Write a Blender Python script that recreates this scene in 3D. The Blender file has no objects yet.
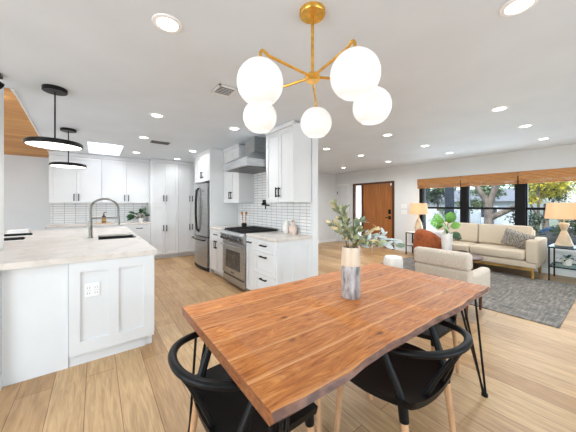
import bpy, bmesh, math, random
from mathutils import Vector, Matrix
R = math.radians
PI = math.pi
SC = bpy.context.scene
COL = SC.collection
random.seed(7)

# ------------------------------------------------------------------ camera, world, light, exposure
CAM_H = 1.346
cd = bpy.data.cameras.new('camera')
cam = bpy.data.objects.new('camera', cd)
COL.objects.link(cam)
cam.location = (0, 0, CAM_H)
cam.rotation_euler = (R(90), 0, R(-36.6))
cd.sensor_width = 36.0
cd.lens = 36.0 * 255.5 / 576.0
cd.shift_x = 2.0 / 576.0
cd.shift_y = -11.5 / 576.0
cd.clip_start = 0.05
cd.clip_end = 300
SC.camera = cam

SC.view_settings.view_transform = 'Standard'
SC.view_settings.look = 'None'
SC.view_settings.gamma = 1.0
SC.view_settings.use_curve_mapping = False
SC.view_settings.exposure = 0.40

w = bpy.data.worlds.new('sky')
SC.world = w
w.use_nodes = True
nt = w.node_tree
bg = nt.nodes['Background']
sky = nt.nodes.new('ShaderNodeTexSky')
sky.sky_type = 'NISHITA'
sky.sun_disc = False
sky.sun_elevation = R(52)
sky.sun_rotation = R(250)
sky.air_density = 1.0
sky.dust_density = 2.5
sky.ozone_density = 1.0
nt.links.new(sky.outputs[0], bg.inputs[0])
bg.inputs[1].default_value = 0.52


def lamp(name, kind, energy, loc, rot=(0, 0, 0), color=(1, 1, 1), **kw):
    d = bpy.data.lights.new(name, kind)
    d.energy = energy
    d.color = color
    for k, v in kw.items():
        setattr(d, k, v)
    o = bpy.data.objects.new(name, d)
    COL.objects.link(o)
    o.location = loc
    o.rotation_euler = rot
    return o


# sun stands high behind the house and lights the garden side of the trees
lamp('sun', 'SUN', 2.6, (-8, 4, 14), (R(38), 0, R(-78)), (1, 0.95, 0.86), angle=R(2))
# fill lamps added at unseen openings; daylight at the living room windows and skylight
lamp('fill_back', 'AREA', 92, (2.2, -2.9, 1.25), (R(112), 0, 0), (0.82, 0.92, 1.0), shape='RECTANGLE', size=4.2, size_y=2.1)
lamp('fill_side', 'AREA', 110, (-3.6, 0.3, 1.3), (R(112), 0, R(-90)), (0.82, 0.92, 1.0), shape='RECTANGLE', size=3.0, size_y=1.8)
lamp('daylight_front', 'AREA', 60, (7.35, 1.95, 1.25), (R(110), 0, R(90)), (0.88, 0.95, 1.0), shape='RECTANGLE', size=3.0, size_y=1.3)
lamp('fill_nook', 'AREA', 34, (-3.6, 5.3, 1.3), (R(112), 0, R(-90)), (0.9, 0.96, 1.0), shape='RECTANGLE', size=2.4, size_y=1.7)  # added fill that brightens the raised wooden ceiling and far wall
lamp('daylight_skylight', 'AREA', 10, (0.145, 6.365, 2.95), (0, 0, 0), (1.0, 0.99, 0.97), shape='RECTANGLE', size=0.55, size_y=1.2)
SPOT_W = 27.0
GLOBE_E = 0.34
lamp('daylight_entry', 'AREA', 10, (7.6, 5.46, 1.05), (R(90), 0, R(90)), (0.93, 0.97, 1.0), shape='RECTANGLE', size=0.5, size_y=1.8)


# ------------------------------------------------------------------ helpers
def s2l(c):
    return tuple(((x / 255.0) / 12.92 if x / 255.0 <= 0.04045 else ((x / 255.0 + 0.055) / 1.055) ** 2.4) for x in c)


def rgb(c):
    return (*s2l(c), 1.0)


def mat(name, c, rough=0.5, metal=0.0, var=0.0, scale=8.0, emit=0.0, ec=None, stretch=None, bump=0.0, coat=0.0, spec=None):
    """procedural principled material; var mixes a darker tone by noise"""
    m = bpy.data.materials.new(name)
    m.use_nodes = True
    n, l = m.node_tree.nodes, m.node_tree.links
    b = n['Principled BSDF']
    b.inputs['Base Color'].default_value = rgb(c)
    b.inputs['Roughness'].default_value = rough
    b.inputs['Metallic'].default_value = metal
    if coat:
        b.inputs['Coat Weight'].default_value = coat
    if spec is not None:
        b.inputs['Specular IOR Level'].default_value = spec
    if emit:
        b.inputs['Emission Color'].default_value = rgb(ec or c)
        b.inputs['Emission Strength'].default_value = emit
    if var or bump:
        tc = n.new('ShaderNodeTexCoord')
        mp = n.new('ShaderNodeMapping')
        if stretch:
            mp.inputs['Scale'].default_value = stretch
        no = n.new('ShaderNodeTexNoise')
        no.inputs['Scale'].default_value = scale
        no.inputs['Detail'].default_value = 5
        l.new(tc.outputs['Object'], mp.inputs[0])
        l.new(mp.outputs[0], no.inputs[0])
        if var:
            cr = n.new('ShaderNodeValToRGB')
            cr.color_ramp.elements[0].position = 0.3
            cr.color_ramp.elements[1].position = 0.7
            cr.color_ramp.elements[0].color = rgb(tuple(x * (1 - var) for x in c))
            cr.color_ramp.elements[1].color = rgb(tuple(min(255, x * (1 + var * 0.35)) for x in c))
            l.new(no.outputs[0], cr.inputs[0])
            l.new(cr.outputs[0], b.inputs['Base Color'])
        if bump:
            bp = n.new('ShaderNodeBump')
            bp.inputs['Strength'].default_value = bump
            bp.inputs['Distance'].default_value = 0.01
            l.new(no.outputs[0], bp.inputs['Height'])
            l.new(bp.outputs[0], b.inputs['Normal'])
    return m


class MB:
    """collects shapes and links them as ONE mesh object"""

    def __init__(self, off=None):
        self.bm = bmesh.new()
        self.off = Vector(off.location) if hasattr(off, 'location') else Vector(off or (0, 0, 0))
        self.mi = 0

    def _faces(self, fs):
        for f in fs:
            f.material_index = self.mi

    def poly(self, pts, faces):
        vs = [self.bm.verts.new(p) for p in pts]
        for f in faces:
            try:
                fc = self.bm.faces.new([vs[i] for i in f])
                fc.material_index = self.mi
            except ValueError:
                pass
        return vs

    def box(self, x0, x1, y0, y1, z0, z1, bev=0.0, seg=2):
        t = bmesh.new()
        bmesh.ops.create_cube(t, size=1)
        for v in t.verts:
            v.co = Vector(((x0 + x1) / 2 + v.co.x * (x1 - x0), (y0 + y1) / 2 + v.co.y * (y1 - y0), (z0 + z1) / 2 + v.co.z * (z1 - z0)))
        if bev > 0:
            bev = min(bev, 0.49 * min(abs(x1 - x0), abs(y1 - y0), abs(z1 - z0)))
            bmesh.ops.bevel(t, geom=t.edges[:], offset=bev, segments=seg, profile=0.5, affect='EDGES')
        self._merge(t)
        return self

    def _merge(self, t, mx=None):
        mp = {}
        for v in t.verts:
            mp[v] = self.bm.verts.new(mx @ v.co if mx else v.co)
        for f in t.faces:
            try:
                g = self.bm.faces.new([mp[v] for v in f.verts])
                g.material_index = self.mi
            except ValueError:
                pass
        t.free()

    def obox(self, c, size, rot=None, bev=0.0, seg=2):
        """box with centre c, turned by the euler rot"""
        t = bmesh.new()
        bmesh.ops.create_cube(t, size=1)
        for v in t.verts:
            v.co = Vector((v.co.x * size[0], v.co.y * size[1], v.co.z * size[2]))
        if bev > 0:
            bmesh.ops.bevel(t, geom=t.edges[:], offset=min(bev, 0.49 * min(size)), segments=seg, profile=0.5, affect='EDGES')
        from mathutils import Euler
        mx = Matrix.Translation(c) @ (Euler(rot or (0, 0, 0)).to_matrix().to_4x4())
        self._merge(t, mx)
        return self

    def tube(self, pts, r, seg=10, flat=1.0, cap=True):
        """round bar along pts; r a number or one per point; flat squeezes it in z"""
        pts = [Vector(p) for p in pts]
        rs = r if isinstance(r, (list, tuple)) else [r] * len(pts)
        rings = []
        prev = None
        for i, p in enumerate(pts):
            a = pts[max(i - 1, 0)]
            b = pts[min(i + 1, len(pts) - 1)]
            d = (b - a).normalized()
            up = Vector((0, 0, 1)) if abs(d.z) < 0.95 else Vector((0, 1, 0))
            if prev is not None and abs(d.z) >= 0.6:
                up = prev
            s = d.cross(up).normalized()
            u = s.cross(d).normalized()
            prev = u
            ring = []
            for k in range(seg):
                t = 2 * PI * k / seg
                ring.append(self.bm.verts.new(p + s * math.cos(t) * rs[i] + u * math.sin(t) * rs[i] * flat))
            rings.append(ring)
        for i in range(len(rings) - 1):
            for k in range(seg):
                f = self.bm.faces.new([rings[i][k], rings[i][(k + 1) % seg], rings[i + 1][(k + 1) % seg], rings[i + 1][k]])
                f.material_index = self.mi
        if cap:
            for rg in (rings[0], rings[-1]):
                try:
                    f = self.bm.faces.new(rg)
                    f.material_index = self.mi
                except ValueError:
                    pass
        return self

    def lathe(self, prof, c=(0, 0, 0), seg=32, sq=1.0):
        """profile (r, z) turned about the z axis at c"""
        rings = []
        for r, z in prof:
            if r < 1e-5:
                rings.append([self.bm.verts.new((c[0], c[1], c[2] + z))])
            else:
                rings.append([self.bm.verts.new((c[0] + r * math.cos(2 * PI * k / seg), c[1] + sq * r * math.sin(2 * PI * k / seg), c[2] + z)) for k in range(seg)])
        for a, b in zip(rings, rings[1:]):
            for k in range(seg):
                k2 = (k + 1) % seg
                if len(a) == 1 and len(b) == 1:
                    continue
                if len(a) == 1:
                    q = [a[0], b[k2], b[k]]
                elif len(b) == 1:
                    q = [a[k], a[k2], b[0]]
                else:
                    q = [a[k], a[k2], b[k2], b[k]]
                f = self.bm.faces.new(q)
                f.material_index = self.mi
        return self

    def prism(self, pts, z0, z1):
        n = len(pts)
        self.poly([(x, y, z0) for x, y in pts] + [(x, y, z1) for x, y in pts],
                  [tuple(range(n - 1, -1, -1)), tuple(range(n, 2 * n))] + [(i, (i + 1) % n, n + (i + 1) % n, n + i) for i in range(n)])
        return self

    def leaf(self, base, d, up, L, W, bend=0.15, n=4):
        """a leaf blade from base along d"""
        d = Vector(d).normalized()
        s = d.cross(Vector(up)).normalized()
        nrm = s.cross(d).normalized()
        base = Vector(base)
        row = []
        for i in range(n + 1):
            t = i / n
            wd = W * (math.sin(PI * min(0.97, 0.06 + t * 0.94)) ** 0.8) * 0.5
            c = base + d * L * t - nrm * bend * L * t * t
            row.append((self.bm.verts.new(c - s * wd), self.bm.verts.new(c + s * wd)))
        for a, b in zip(row, row[1:]):
            f = self.bm.faces.new([a[0], a[1], b[1], b[0]])
            f.material_index = self.mi
        return self

    def build(self, name, m, parent=None, smooth=False, origin=None, angle=40):
        bmesh.ops.recalc_face_normals(self.bm, faces=self.bm.faces[:])
        off = Vector(origin) if origin else self.off
        if off.length:
            bmesh.ops.translate(self.bm, verts=self.bm.verts[:], vec=-off)
        me = bpy.data.meshes.new(name)
        self.bm.to_mesh(me)
        self.bm.free()
        for mm in (m if isinstance(m, (list, tuple)) else [m]):
            me.materials.append(mm)
        if smooth:
            for p in me.polygons:
                p.use_smooth = True
            me.set_sharp_from_angle(angle=R(angle))
        o = bpy.data.objects.new(name, me)
        COL.objects.link(o)
        if parent is not None:
            o.parent = parent
        else:
            o.location = off
        return o


def tag(o, label=None, cat=None, group=None, kind=None):
    if label: o['label'] = label
    if cat: o['category'] = cat
    if group: o['group'] = group
    if kind: o['kind'] = kind
    return o


def thing(name, label, cat, loc=(0, 0, 0), rotz=0.0, group=None):
    o = bpy.data.objects.new(name, None)
    o.empty_display_size = 0.1
    COL.objects.link(o)
    o.location = loc
    o.rotation_euler = (0, 0, rotz)
    return tag(o, label, cat, group)


def copy_tree(o, parent=None):
    c = o.copy()
    COL.objects.link(c)
    if parent is not None:
        c.parent = parent
    for ch in list(o.children):
        copy_tree(ch, c)
    return c


def struct(o):
    o['kind'] = 'structure'
    return o


# ------------------------------------------------------------------ materials
def floor_mat():
    m = bpy.data.materials.new('oak_planks')
    m.use_nodes = True
    n, l = m.node_tree.nodes, m.node_tree.links
    b = n['Principled BSDF']
    tc = n.new('ShaderNodeTexCoord')
    sp = n.new('ShaderNodeSeparateXYZ')
    cb = n.new('ShaderNodeCombineXYZ')
    l.new(tc.outputs['Object'], sp.inputs[0])
    ad = n.new('ShaderNodeMath'); ad.operation = 'ADD'; ad.inputs[1].default_value = 0.062
    l.new(sp.outputs['X'], ad.inputs[0])
    l.new(sp.outputs['Y'], cb.inputs['X'])
    l.new(ad.outputs[0], cb.inputs['Y'])
    br = n.new('ShaderNodeTexBrick')
    br.offset = 0.37
    br.offset_frequency = 2
    br.inputs['Scale'].default_value = 1
    br.inputs['Brick Width'].default_value = 1.55
    br.inputs['Row Height'].default_value = 0.195
    br.inputs['Mortar Size'].default_value = 0.0022
    br.inputs['Mortar Smooth'].default_value = 0.3
    br.inputs['Color1'].default_value = rgb((213, 178, 132))
    br.inputs['Color2'].default_value = rgb((182, 143, 99))
    br.inputs['Mortar'].default_value = rgb((122, 90, 60))
    l.new(cb.outputs[0], br.inputs['Vector'])
    mp = n.new('ShaderNodeMapping')
    mp.inputs['Scale'].default_value = (14, 1.1, 1)
    l.new(tc.outputs['Object'], mp.inputs[0])
    no = n.new('ShaderNodeTexNoise')
    no.inputs['Scale'].default_value = 3.2
    no.inputs['Detail'].default_value = 8
    no.inputs['Distortion'].default_value = 1.2
    l.new(mp.outputs[0], no.inputs[0])
    cr = n.new('ShaderNodeValToRGB')
    cr.color_ramp.elements[0].position = 0.3
    cr.color_ramp.elements[0].color = (0.66, 0.60, 0.54, 1)
    cr.color_ramp.elements[1].position = 0.72
    cr.color_ramp.elements[1].color = (1.1, 1.1, 1.1, 1)
    l.new(no.outputs[0], cr.inputs[0])
    mx = n.new('ShaderNodeMix'); mx.data_type = 'RGBA'; mx.blend_type = 'MULTIPLY'
    mx.inputs['Factor'].default_value = 0.85
    l.new(br.outputs['Color'], mx.inputs['A'])
    l.new(cr.outputs[0], mx.inputs['B'])
    # large slow tone changes
    n2 = n.new('ShaderNodeTexNoise'); n2.inputs['Scale'].default_value = 1.3
    l.new(tc.outputs['Object'], n2.inputs[0])
    c2 = n.new('ShaderNodeValToRGB')
    c2.color_ramp.elements[0].position = 0.35; c2.color_ramp.elements[0].color = (0.86, 0.85, 0.84, 1)
    c2.color_ramp.elements[1].position = 0.65; c2.color_ramp.elements[1].color = (1, 1, 1, 1)
    l.new(n2.outputs[0], c2.inputs[0])
    m2 = n.new('ShaderNodeMix'); m2.data_type = 'RGBA'; m2.blend_type = 'MULTIPLY'; m2.inputs['Factor'].default_value = 1
    l.new(mx.outputs['Result'], m2.inputs['A']); l.new(c2.outputs[0], m2.inputs['B'])
    l.new(m2.outputs['Result'], b.inputs['Base Color'])
    b.inputs['Roughness'].default_value = 0.42
    bp = n.new('ShaderNodeBump'); bp.inputs['Strength'].default_value = 0.12; bp.inputs['Distance'].default_value = 0.004
    l.new(br.outputs['Fac'], bp.inputs['Height']); bp.invert = True
    l.new(bp.outputs[0], b.inputs['Normal'])
    return m


def slab_wood_mat():
    m = bpy.data.materials.new('acacia_slab')
    m.use_nodes = True
    n, l = m.node_tree.nodes, m.node_tree.links
    b = n['Principled BSDF']
    tc = n.new('ShaderNodeTexCoord')
    sp = n.new('ShaderNodeSeparateXYZ')
    l.new(tc.outputs['Object'], sp.inputs[0])
    # boards along x with slightly wandering joints
    wn = n.new('ShaderNodeTexNoise'); wn.inputs['Scale'].default_value = 1.6; wn.inputs['Detail'].default_value = 2
    l.new(tc.outputs['Object'], wn.inputs[0])
    wob = n.new('ShaderNodeMath'); wob.operation = 'MULTIPLY_ADD'; wob.inputs[1].default_value = 0.03
    l.new(wn.outputs[0], wob.inputs[0]); l.new(sp.outputs['Y'], wob.inputs[2])
    dv = n.new('ShaderNodeMath'); dv.operation = 'DIVIDE'; dv.inputs[1].default_value = 0.155
    l.new(wob.outputs[0], dv.inputs[0])
    fl = n.new('ShaderNodeMath'); fl.operation = 'FLOOR'
    l.new(dv.outputs[0], fl.inputs[0])
    fr = n.new('ShaderNodeMath'); fr.operation = 'FRACT'
    l.new(dv.outputs[0], fr.inputs[0])
    wh = n.new('ShaderNodeTexWhiteNoise'); wh.noise_dimensions = '1D'
    l.new(fl.outputs[0], wh.inputs['W'])
    # grain: long stretched noise, shifted per board
    cb = n.new('ShaderNodeCombineXYZ')
    sh = n.new('ShaderNodeMath'); sh.operation = 'MULTIPLY_ADD'; sh.inputs[1].default_value = 7.0
    l.new(wh.outputs['Value'], sh.inputs[0]); l.new(sp.outputs['X'], sh.inputs[2])
    l.new(sh.outputs[0], cb.inputs['X']); l.new(sp.outputs['Y'], cb.inputs['Y'])
    mp = n.new('ShaderNodeMapping'); mp.inputs['Scale'].default_value = (1.5, 7.5, 1)
    l.new(cb.outputs[0], mp.inputs[0])
    no = n.new('ShaderNodeTexNoise'); no.inputs['Scale'].default_value = 2.2; no.inputs['Detail'].default_value = 12; no.inputs['Roughness'].default_value = 0.68; no.inputs['Distortion'].default_value = 3.2
    l.new(mp.outputs[0], no.inputs[0])
    cr = n.new('ShaderNodeValToRGB')
    e = cr.color_ramp.elements
    e[0].position = 0.30; e[0].color = rgb((122, 66, 30))
    e[1].position = 0.72; e[1].color = rgb((228, 164, 104))
    x = e.new(0.42); x.color = rgb((184, 112, 58))
    x = e.new(0.58); x.color = rgb((208, 137, 76))
    l.new(no.outputs[0], cr.inputs[0])
    # fine dark pores and streaks
    mp2 = n.new('ShaderNodeMapping'); mp2.inputs['Scale'].default_value = (2.2, 55, 1)
    l.new(cb.outputs[0], mp2.inputs[0])
    no2 = n.new('ShaderNodeTexNoise'); no2.inputs['Scale'].default_value = 2.0; no2.inputs['Detail'].default_value = 4; no2.inputs['Distortion'].default_value = 0.6
    l.new(mp2.outputs[0], no2.inputs[0])
    cr2 = n.new('ShaderNodeValToRGB')
    cr2.color_ramp.elements[0].position = 0.30; cr2.color_ramp.elements[0].color = (0.55, 0.48, 0.42, 1)
    cr2.color_ramp.elements[1].position = 0.52; cr2.color_ramp.elements[1].color = (1.08, 1.06, 1.02, 1)
    l.new(no2.outputs[0], cr2.inputs[0])
    fm = n.new('ShaderNodeMix'); fm.data_type = 'RGBA'; fm.blend_type = 'MULTIPLY'; fm.inputs['Factor'].default_value = 0.55
    l.new(cr.outputs[0], fm.inputs['A']); l.new(cr2.outputs[0], fm.inputs['B'])
    # board tone
    tr = n.new('ShaderNodeValToRGB')
    tr.color_ramp.elements[0].color = (0.82, 0.79, 0.76, 1); tr.color_ramp.elements[1].color = (1.12, 1.1, 1.06, 1)
    l.new(wh.outputs['Value'], tr.inputs[0])
    mx = n.new('ShaderNodeMix'); mx.data_type = 'RGBA'; mx.blend_type = 'MULTIPLY'; mx.inputs['Factor'].default_value = 1
    l.new(fm.outputs['Result'], mx.inputs['A']); l.new(tr.outputs[0], mx.inputs['B'])
    # pale sapwood along some joints
    jr = n.new('ShaderNodeValToRGB')
    jr.color_ramp.elements[0].position = 0.0; jr.color_ramp.elements[0].color = (1, 1, 1, 1)
    jr.color_ramp.elements[1].position = 0.13; jr.color_ramp.elements[1].color = (0, 0, 0, 1)
    l.new(fr.outputs[0], jr.inputs[0])
    pn = n.new('ShaderNodeTexNoise'); pn.inputs['Scale'].default_value = 1.3
    l.new(cb.outputs[0], pn.inputs[0])
    pm = n.new('ShaderNodeMath'); pm.operation = 'MULTIPLY'; pm.use_clamp = True
    l.new(jr.outputs[0], pm.inputs[0]); l.new(pn.outputs[0], pm.inputs[1])
    m2 = n.new('ShaderNodeMix'); m2.data_type = 'RGBA'; m2.blend_type = 'MIX'
    l.new(pm.outputs[0], m2.inputs['Factor']); l.new(mx.outputs['Result'], m2.inputs['A']); m2.inputs['B'].default_value = rgb((232, 182, 130))
    # knots
    vp = n.new('ShaderNodeMapping'); vp.inputs['Scale'].default_value = (2.6, 5.0, 0.01)
    l.new(tc.outputs['Object'], vp.inputs[0])
    vo = n.new('ShaderNodeTexVoronoi'); vo.inputs['Scale'].default_value = 1.25
    l.new(vp.outputs[0], vo.inputs[0])
    kr = n.new('ShaderNodeValToRGB')
    kr.color_ramp.elements[0].position = 0.03; kr.color_ramp.elements[0].color = (0.85, 0.85, 0.85, 1)
    kr.color_ramp.elements[1].position = 0.12; kr.color_ramp.elements[1].color = (0, 0, 0, 1)
    l.new(vo.outputs['Distance'], kr.inputs[0])
    m3 = n.new('ShaderNodeMix'); m3.data_type = 'RGBA'
    l.new(kr.outputs[0], m3.inputs['Factor']); l.new(m2.outputs['Result'], m3.inputs['A']); m3.inputs['B'].default_value = rgb((84, 44, 26))
    l.new(m3.outputs['Result'], b.inputs['Base Color'])
    b.inputs['Roughness'].default_value = 0.42
    b.inputs['Specular IOR Level'].default_value = 0.28
    return m


def tile_mat(name, axis, bw, bh):
    m = bpy.data.materials.new(name)
    m.use_nodes = True
    n, l = m.node_tree.nodes, m.node_tree.links
    b = n['Principled BSDF']
    tc = n.new('ShaderNodeTexCoord'); sp = n.new('ShaderNodeSeparateXYZ'); cb = n.new('ShaderNodeCombineXYZ')
    l.new(tc.outputs['Object'], sp.inputs[0])
    l.new(sp.outputs[axis], cb.inputs['X']); l.new(sp.outputs['Z'], cb.inputs['Y'])
    br = n.new('ShaderNodeTexBrick'); br.offset = 0.0
    br.inputs['Scale'].default_value = 1
    br.inputs['Brick Width'].default_value = bw; br.inputs['Row Height'].default_value = bh
    br.inputs['Mortar Size'].default_value = 0.0035; br.inputs['Mortar Smooth'].default_value = 0.2
    br.inputs['Color1'].default_value = rgb((238, 238, 238)); br.inputs['Color2'].default_value = rgb((228, 229, 230))
    br.inputs['Mortar'].default_value = rgb((158, 158, 160))
    l.new(cb.outputs[0], br.inputs['Vector'])
    l.new(br.outputs['Color'], b.inputs['Base Color'])
    b.inputs['Roughness'].default_value = 0.18
    bp = n.new('ShaderNodeBump'); bp.inputs['Strength'].default_value = 0.3; bp.inputs['Distance'].default_value = 0.004; bp.invert = True
    l.new(br.outputs['Fac'], bp.inputs['Height']); l.new(bp.outputs[0], b.inputs['Normal'])
    return m


def quartz_mat():
    m = bpy.data.materials.new('veined_quartz')
    m.use_nodes = True
    n, l = m.node_tree.nodes, m.node_tree.links
    b = n['Principled BSDF']
    tc = n.new('ShaderNodeTexCoord')
    no = n.new('ShaderNodeTexNoise'); no.inputs['Scale'].default_value = 1.7; no.inputs['Detail'].default_value = 8; no.inputs['Distortion'].default_value = 2.2
    l.new(tc.outputs['Object'], no.inputs[0])
    cr = n.new('ShaderNodeValToRGB')
    e = cr.color_ramp.elements
    e[0].position = 0.44; e[0].color = rgb((221, 213, 205))
    e[1].position = 0.56; e[1].color = rgb((218, 210, 202))
    x = e.new(0.5); x.color = rgb((210, 201, 193))
    l.new(no.outputs[0], cr.inputs[0])
    l.new(cr.outputs[0], b.inputs['Base Color'])
    b.inputs['Roughness'].default_value = 0.25
    return m


def board_mat(name, axis, c1, c2, row, length, dark):
    """boards running along X, stacked along the given axis"""
    m = bpy.data.materials.new(name)
    m.use_nodes = True
    n, l = m.node_tree.nodes, m.node_tree.links
    b = n['Principled BSDF']
    tc = n.new('ShaderNodeTexCoord'); sp = n.new('ShaderNodeSeparateXYZ'); cb = n.new('ShaderNodeCombineXYZ')
    l.new(tc.outputs['Object'], sp.inputs[0])
    l.new(sp.outputs['X'], cb.inputs['X']); l.new(sp.outputs[axis], cb.inputs['Y'])
    br = n.new('ShaderNodeTexBrick'); br.offset = 0.43
    br.inputs['Scale'].default_value = 1
    br.inputs['Brick Width'].default_value = length; br.inputs['Row Height'].default_value = row
    br.inputs['Mortar Size'].default_value = 0.002
    br.inputs['Color1'].default_value = rgb(c1); br.inputs['Color2'].default_value = rgb(c2); br.inputs['Mortar'].default_value = rgb(dark)
    l.new(cb.outputs[0], br.inputs['Vector'])
    mp = n.new('ShaderNodeMapping'); mp.inputs['Scale'].default_value = (1.5, 16, 16)
    l.new(tc.outputs['Object'], mp.inputs[0])
    no = n.new('ShaderNodeTexNoise'); no.inputs['Scale'].default_value = 2; no.inputs['Detail'].default_value = 5
    l.new(mp.outputs[0], no.inputs[0])
    cr = n.new('ShaderNodeValToRGB')
    cr.color_ramp.elements[0].position = 0.3; cr.color_ramp.elements[0].color = (0.75, 0.72, 0.7, 1)
    cr.color_ramp.elements[1].position = 0.7; cr.color_ramp.elements[1].color = (1.05, 1.05, 1.05, 1)
    l.new(no.outputs[0], cr.inputs[0])
    mx = n.new('ShaderNodeMix'); mx.data_type = 'RGBA'; mx.blend_type = 'MULTIPLY'; mx.inputs['Factor'].default_value = 0.8
    l.new(br.outputs['Color'], mx.inputs['A']); l.new(cr.outputs[0], mx.inputs['B'])
    l.new(mx.outputs['Result'], b.inputs['Base Color'])
    b.inputs['Roughness'].default_value = 0.55
    return m


def blind_mat():
    m = bpy.data.materials.new('woven_bamboo')
    m.use_nodes = True
    n, l = m.node_tree.nodes, m.node_tree.links
    b = n['Principled BSDF']
    tc = n.new('ShaderNodeTexCoord')
    wv = n.new('ShaderNodeTexWave'); wv.bands_direction = 'Z'; wv.inputs['Scale'].default_value = 11; wv.inputs['Distortion'].default_value = 0.1
    l.new(tc.outputs['Object'], wv.inputs[0])
    mp = n.new('ShaderNodeMapping'); mp.inputs['Scale'].default_value = (1, 3, 60)
    l.new(tc.outputs['Object'], mp.inputs[0])
    no = n.new('ShaderNodeTexNoise'); no.inputs['Scale'].default_value = 2.0
    l.new(mp.outputs[0], no.inputs[0])
    ad = n.new('ShaderNodeMath'); ad.operation = 'MULTIPLY_ADD'; ad.inputs[1].default_value = 0.35
    l.new(wv.outputs['Fac'], ad.inputs[0]); l.new(no.outputs[0], ad.inputs[2])
    cr = n.new('ShaderNodeValToRGB')
    cr.color_ramp.elements[0].position = 0.35; cr.color_ramp.elements[0].color = rgb((112, 68, 34))
    cr.color_ramp.elements[1].position = 0.85; cr.color_ramp.elements[1].color = rgb((196, 140, 84))
    l.new(ad.outputs[0], cr.inputs[0])
    l.new(cr.outputs[0], b.inputs['Base Color'])
    b.inputs['Roughness'].default_value = 0.75
    return m


def rug_mat():
    m = bpy.data.materials.new('distressed_wool')
    m.use_nodes = True
    n, l = m.node_tree.nodes, m.node_tree.links
    b = n['Principled BSDF']
    tc = n.new('ShaderNodeTexCoord')
    outs = []
    for st in ((3, 22, 1), (22, 3, 1)):
        mp = n.new('ShaderNodeMapping'); mp.inputs['Scale'].default_value = st
        l.new(tc.outputs['Object'], mp.inputs[0])
        no = n.new('ShaderNodeTexNoise'); no.inputs['Scale'].default_value = 1.6; no.inputs['Detail'].default_value = 6
        l.new(mp.outputs[0], no.inputs[0])
        outs.append(no)
    ad = n.new('ShaderNodeMath'); ad.operation = 'ADD'
    l.new(outs[0].outputs[0], ad.inputs[0]); l.new(outs[1].outputs[0], ad.inputs[1])
    hf = n.new('ShaderNodeMath'); hf.operation = 'MULTIPLY'; hf.inputs[1].default_value = 0.5
    l.new(ad.outputs[0], hf.inputs[0])
    cr = n.new('ShaderNodeValToRGB')
    e = cr.color_ramp.elements
    e[0].position = 0.32; e[0].color = rgb((72, 70, 68))
    e[1].position = 0.68; e[1].color = rgb((166, 157, 145))
    x = e.new(0.5); x.color = rgb((116, 111, 104))
    l.new(hf.outputs[0], cr.inputs[0])
    l.new(cr.outputs[0], b.inputs['Base Color'])
    b.inputs['Roughness'].default_value = 0.95
    return m


def glass_mat(name, tint=(240, 246, 248), opaque=0.06):
    m = bpy.data.materials.new(name)
    m.use_nodes = True
    n, l = m.node_tree.nodes, m.node_tree.links
    n.remove(n['Principled BSDF'])
    tr = n.new('ShaderNodeBsdfTransparent'); tr.inputs[0].default_value = rgb(tint)
    gl = n.new('ShaderNodeBsdfGlossy'); gl.inputs['Roughness'].default_value = 0.02
    mx = n.new('ShaderNodeMixShader'); mx.inputs[0].default_value = opaque
    l.new(tr.outputs[0], mx.inputs[1]); l.new(gl.outputs[0], mx.inputs[2])
    l.new(mx.outputs[0], n['Material Output'].inputs[0])
    return m


def translucent_mat(name, c, frac=0.5, tc=None):
    m = bpy.data.materials.new(name)
    m.use_nodes = True
    n, l = m.node_tree.nodes, m.node_tree.links
    n.remove(n['Principled BSDF'])
    a = n.new('ShaderNodeBsdfDiffuse'); a.inputs[0].default_value = rgb(c)
    t = n.new('ShaderNodeBsdfTranslucent'); t.inputs[0].default_value = rgb(tc or c)
    mx = n.new('ShaderNodeMixShader'); mx.inputs[0].default_value = frac
    l.new(a.outputs[0], mx.inputs[1]); l.new(t.outputs[0], mx.inputs[2])
    l.new(mx.outputs[0], n['Material Output'].inputs[0])
    return m


def weave_mat(name, c1, c2, scale):
    m = bpy.data.materials.new(name)
    m.use_nodes = True
    n, l = m.node_tree.nodes, m.node_tree.links
    b = n['Principled BSDF']
    tc = n.new('ShaderNodeTexCoord')
    ck = n.new('ShaderNodeTexVoronoi'); ck.inputs['Scale'].default_value = scale
    l.new(tc.outputs['Object'], ck.inputs[0])
    cr = n.new('ShaderNodeValToRGB')
    cr.color_ramp.elements[0].position = 0.3; cr.color_ramp.elements[0].color = rgb(c1)
    cr.color_ramp.elements[1].position = 0.6; cr.color_ramp.elements[1].color = rgb(c2)
    l.new(ck.outputs['Distance'], cr.inputs[0])
    l.new(cr.outputs[0], b.inputs['Base Color'])
    b.inputs['Roughness'].default_value = 0.9
    return m


M = {}
M['floor'] = floor_mat()
M['slab'] = slab_wood_mat()
M['bark'] = mat('bark_edge', (126, 88, 72), 0.5, var=0.4, scale=14, stretch=(1, 1, 3), bump=0.5)
M['endgrain'] = mat('end_grain', (138, 82, 46), 0.45, var=0.35, scale=18, stretch=(1, 2, 6))
M['ceiling'] = mat('ceiling_paint', (219, 226, 233), 0.6, var=0.02, scale=2)
M['wall'] = mat('wall_paint', (222, 223, 222), 0.7, var=0.02, scale=2)
M['grey_wall'] = mat('grey_paint', (206, 209, 212), 0.7, var=0.02, scale=2)
M['trim'] = mat('trim_paint', (236, 236, 235), 0.45, var=0.015, scale=3)
M['cab'] = mat('cabinet_paint', (225, 226, 227), 0.38, var=0.015, scale=3)
M['black'] = mat('black_metal', (22, 22, 23), 0.4, 0.6, var=0.2, scale=30)
M['bplastic'] = mat('black_plastic', (11, 11, 12), 0.45, spec=0.22, var=0.15, scale=20)
M['legwood'] = mat('beech_wood', (198, 152, 112), 0.5, var=0.16, scale=5, stretch=(8, 8, 0.8))
M['brass'] = mat('brushed_brass', (238, 184, 88), 0.28, 0.95, var=0.12, scale=30)
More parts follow.
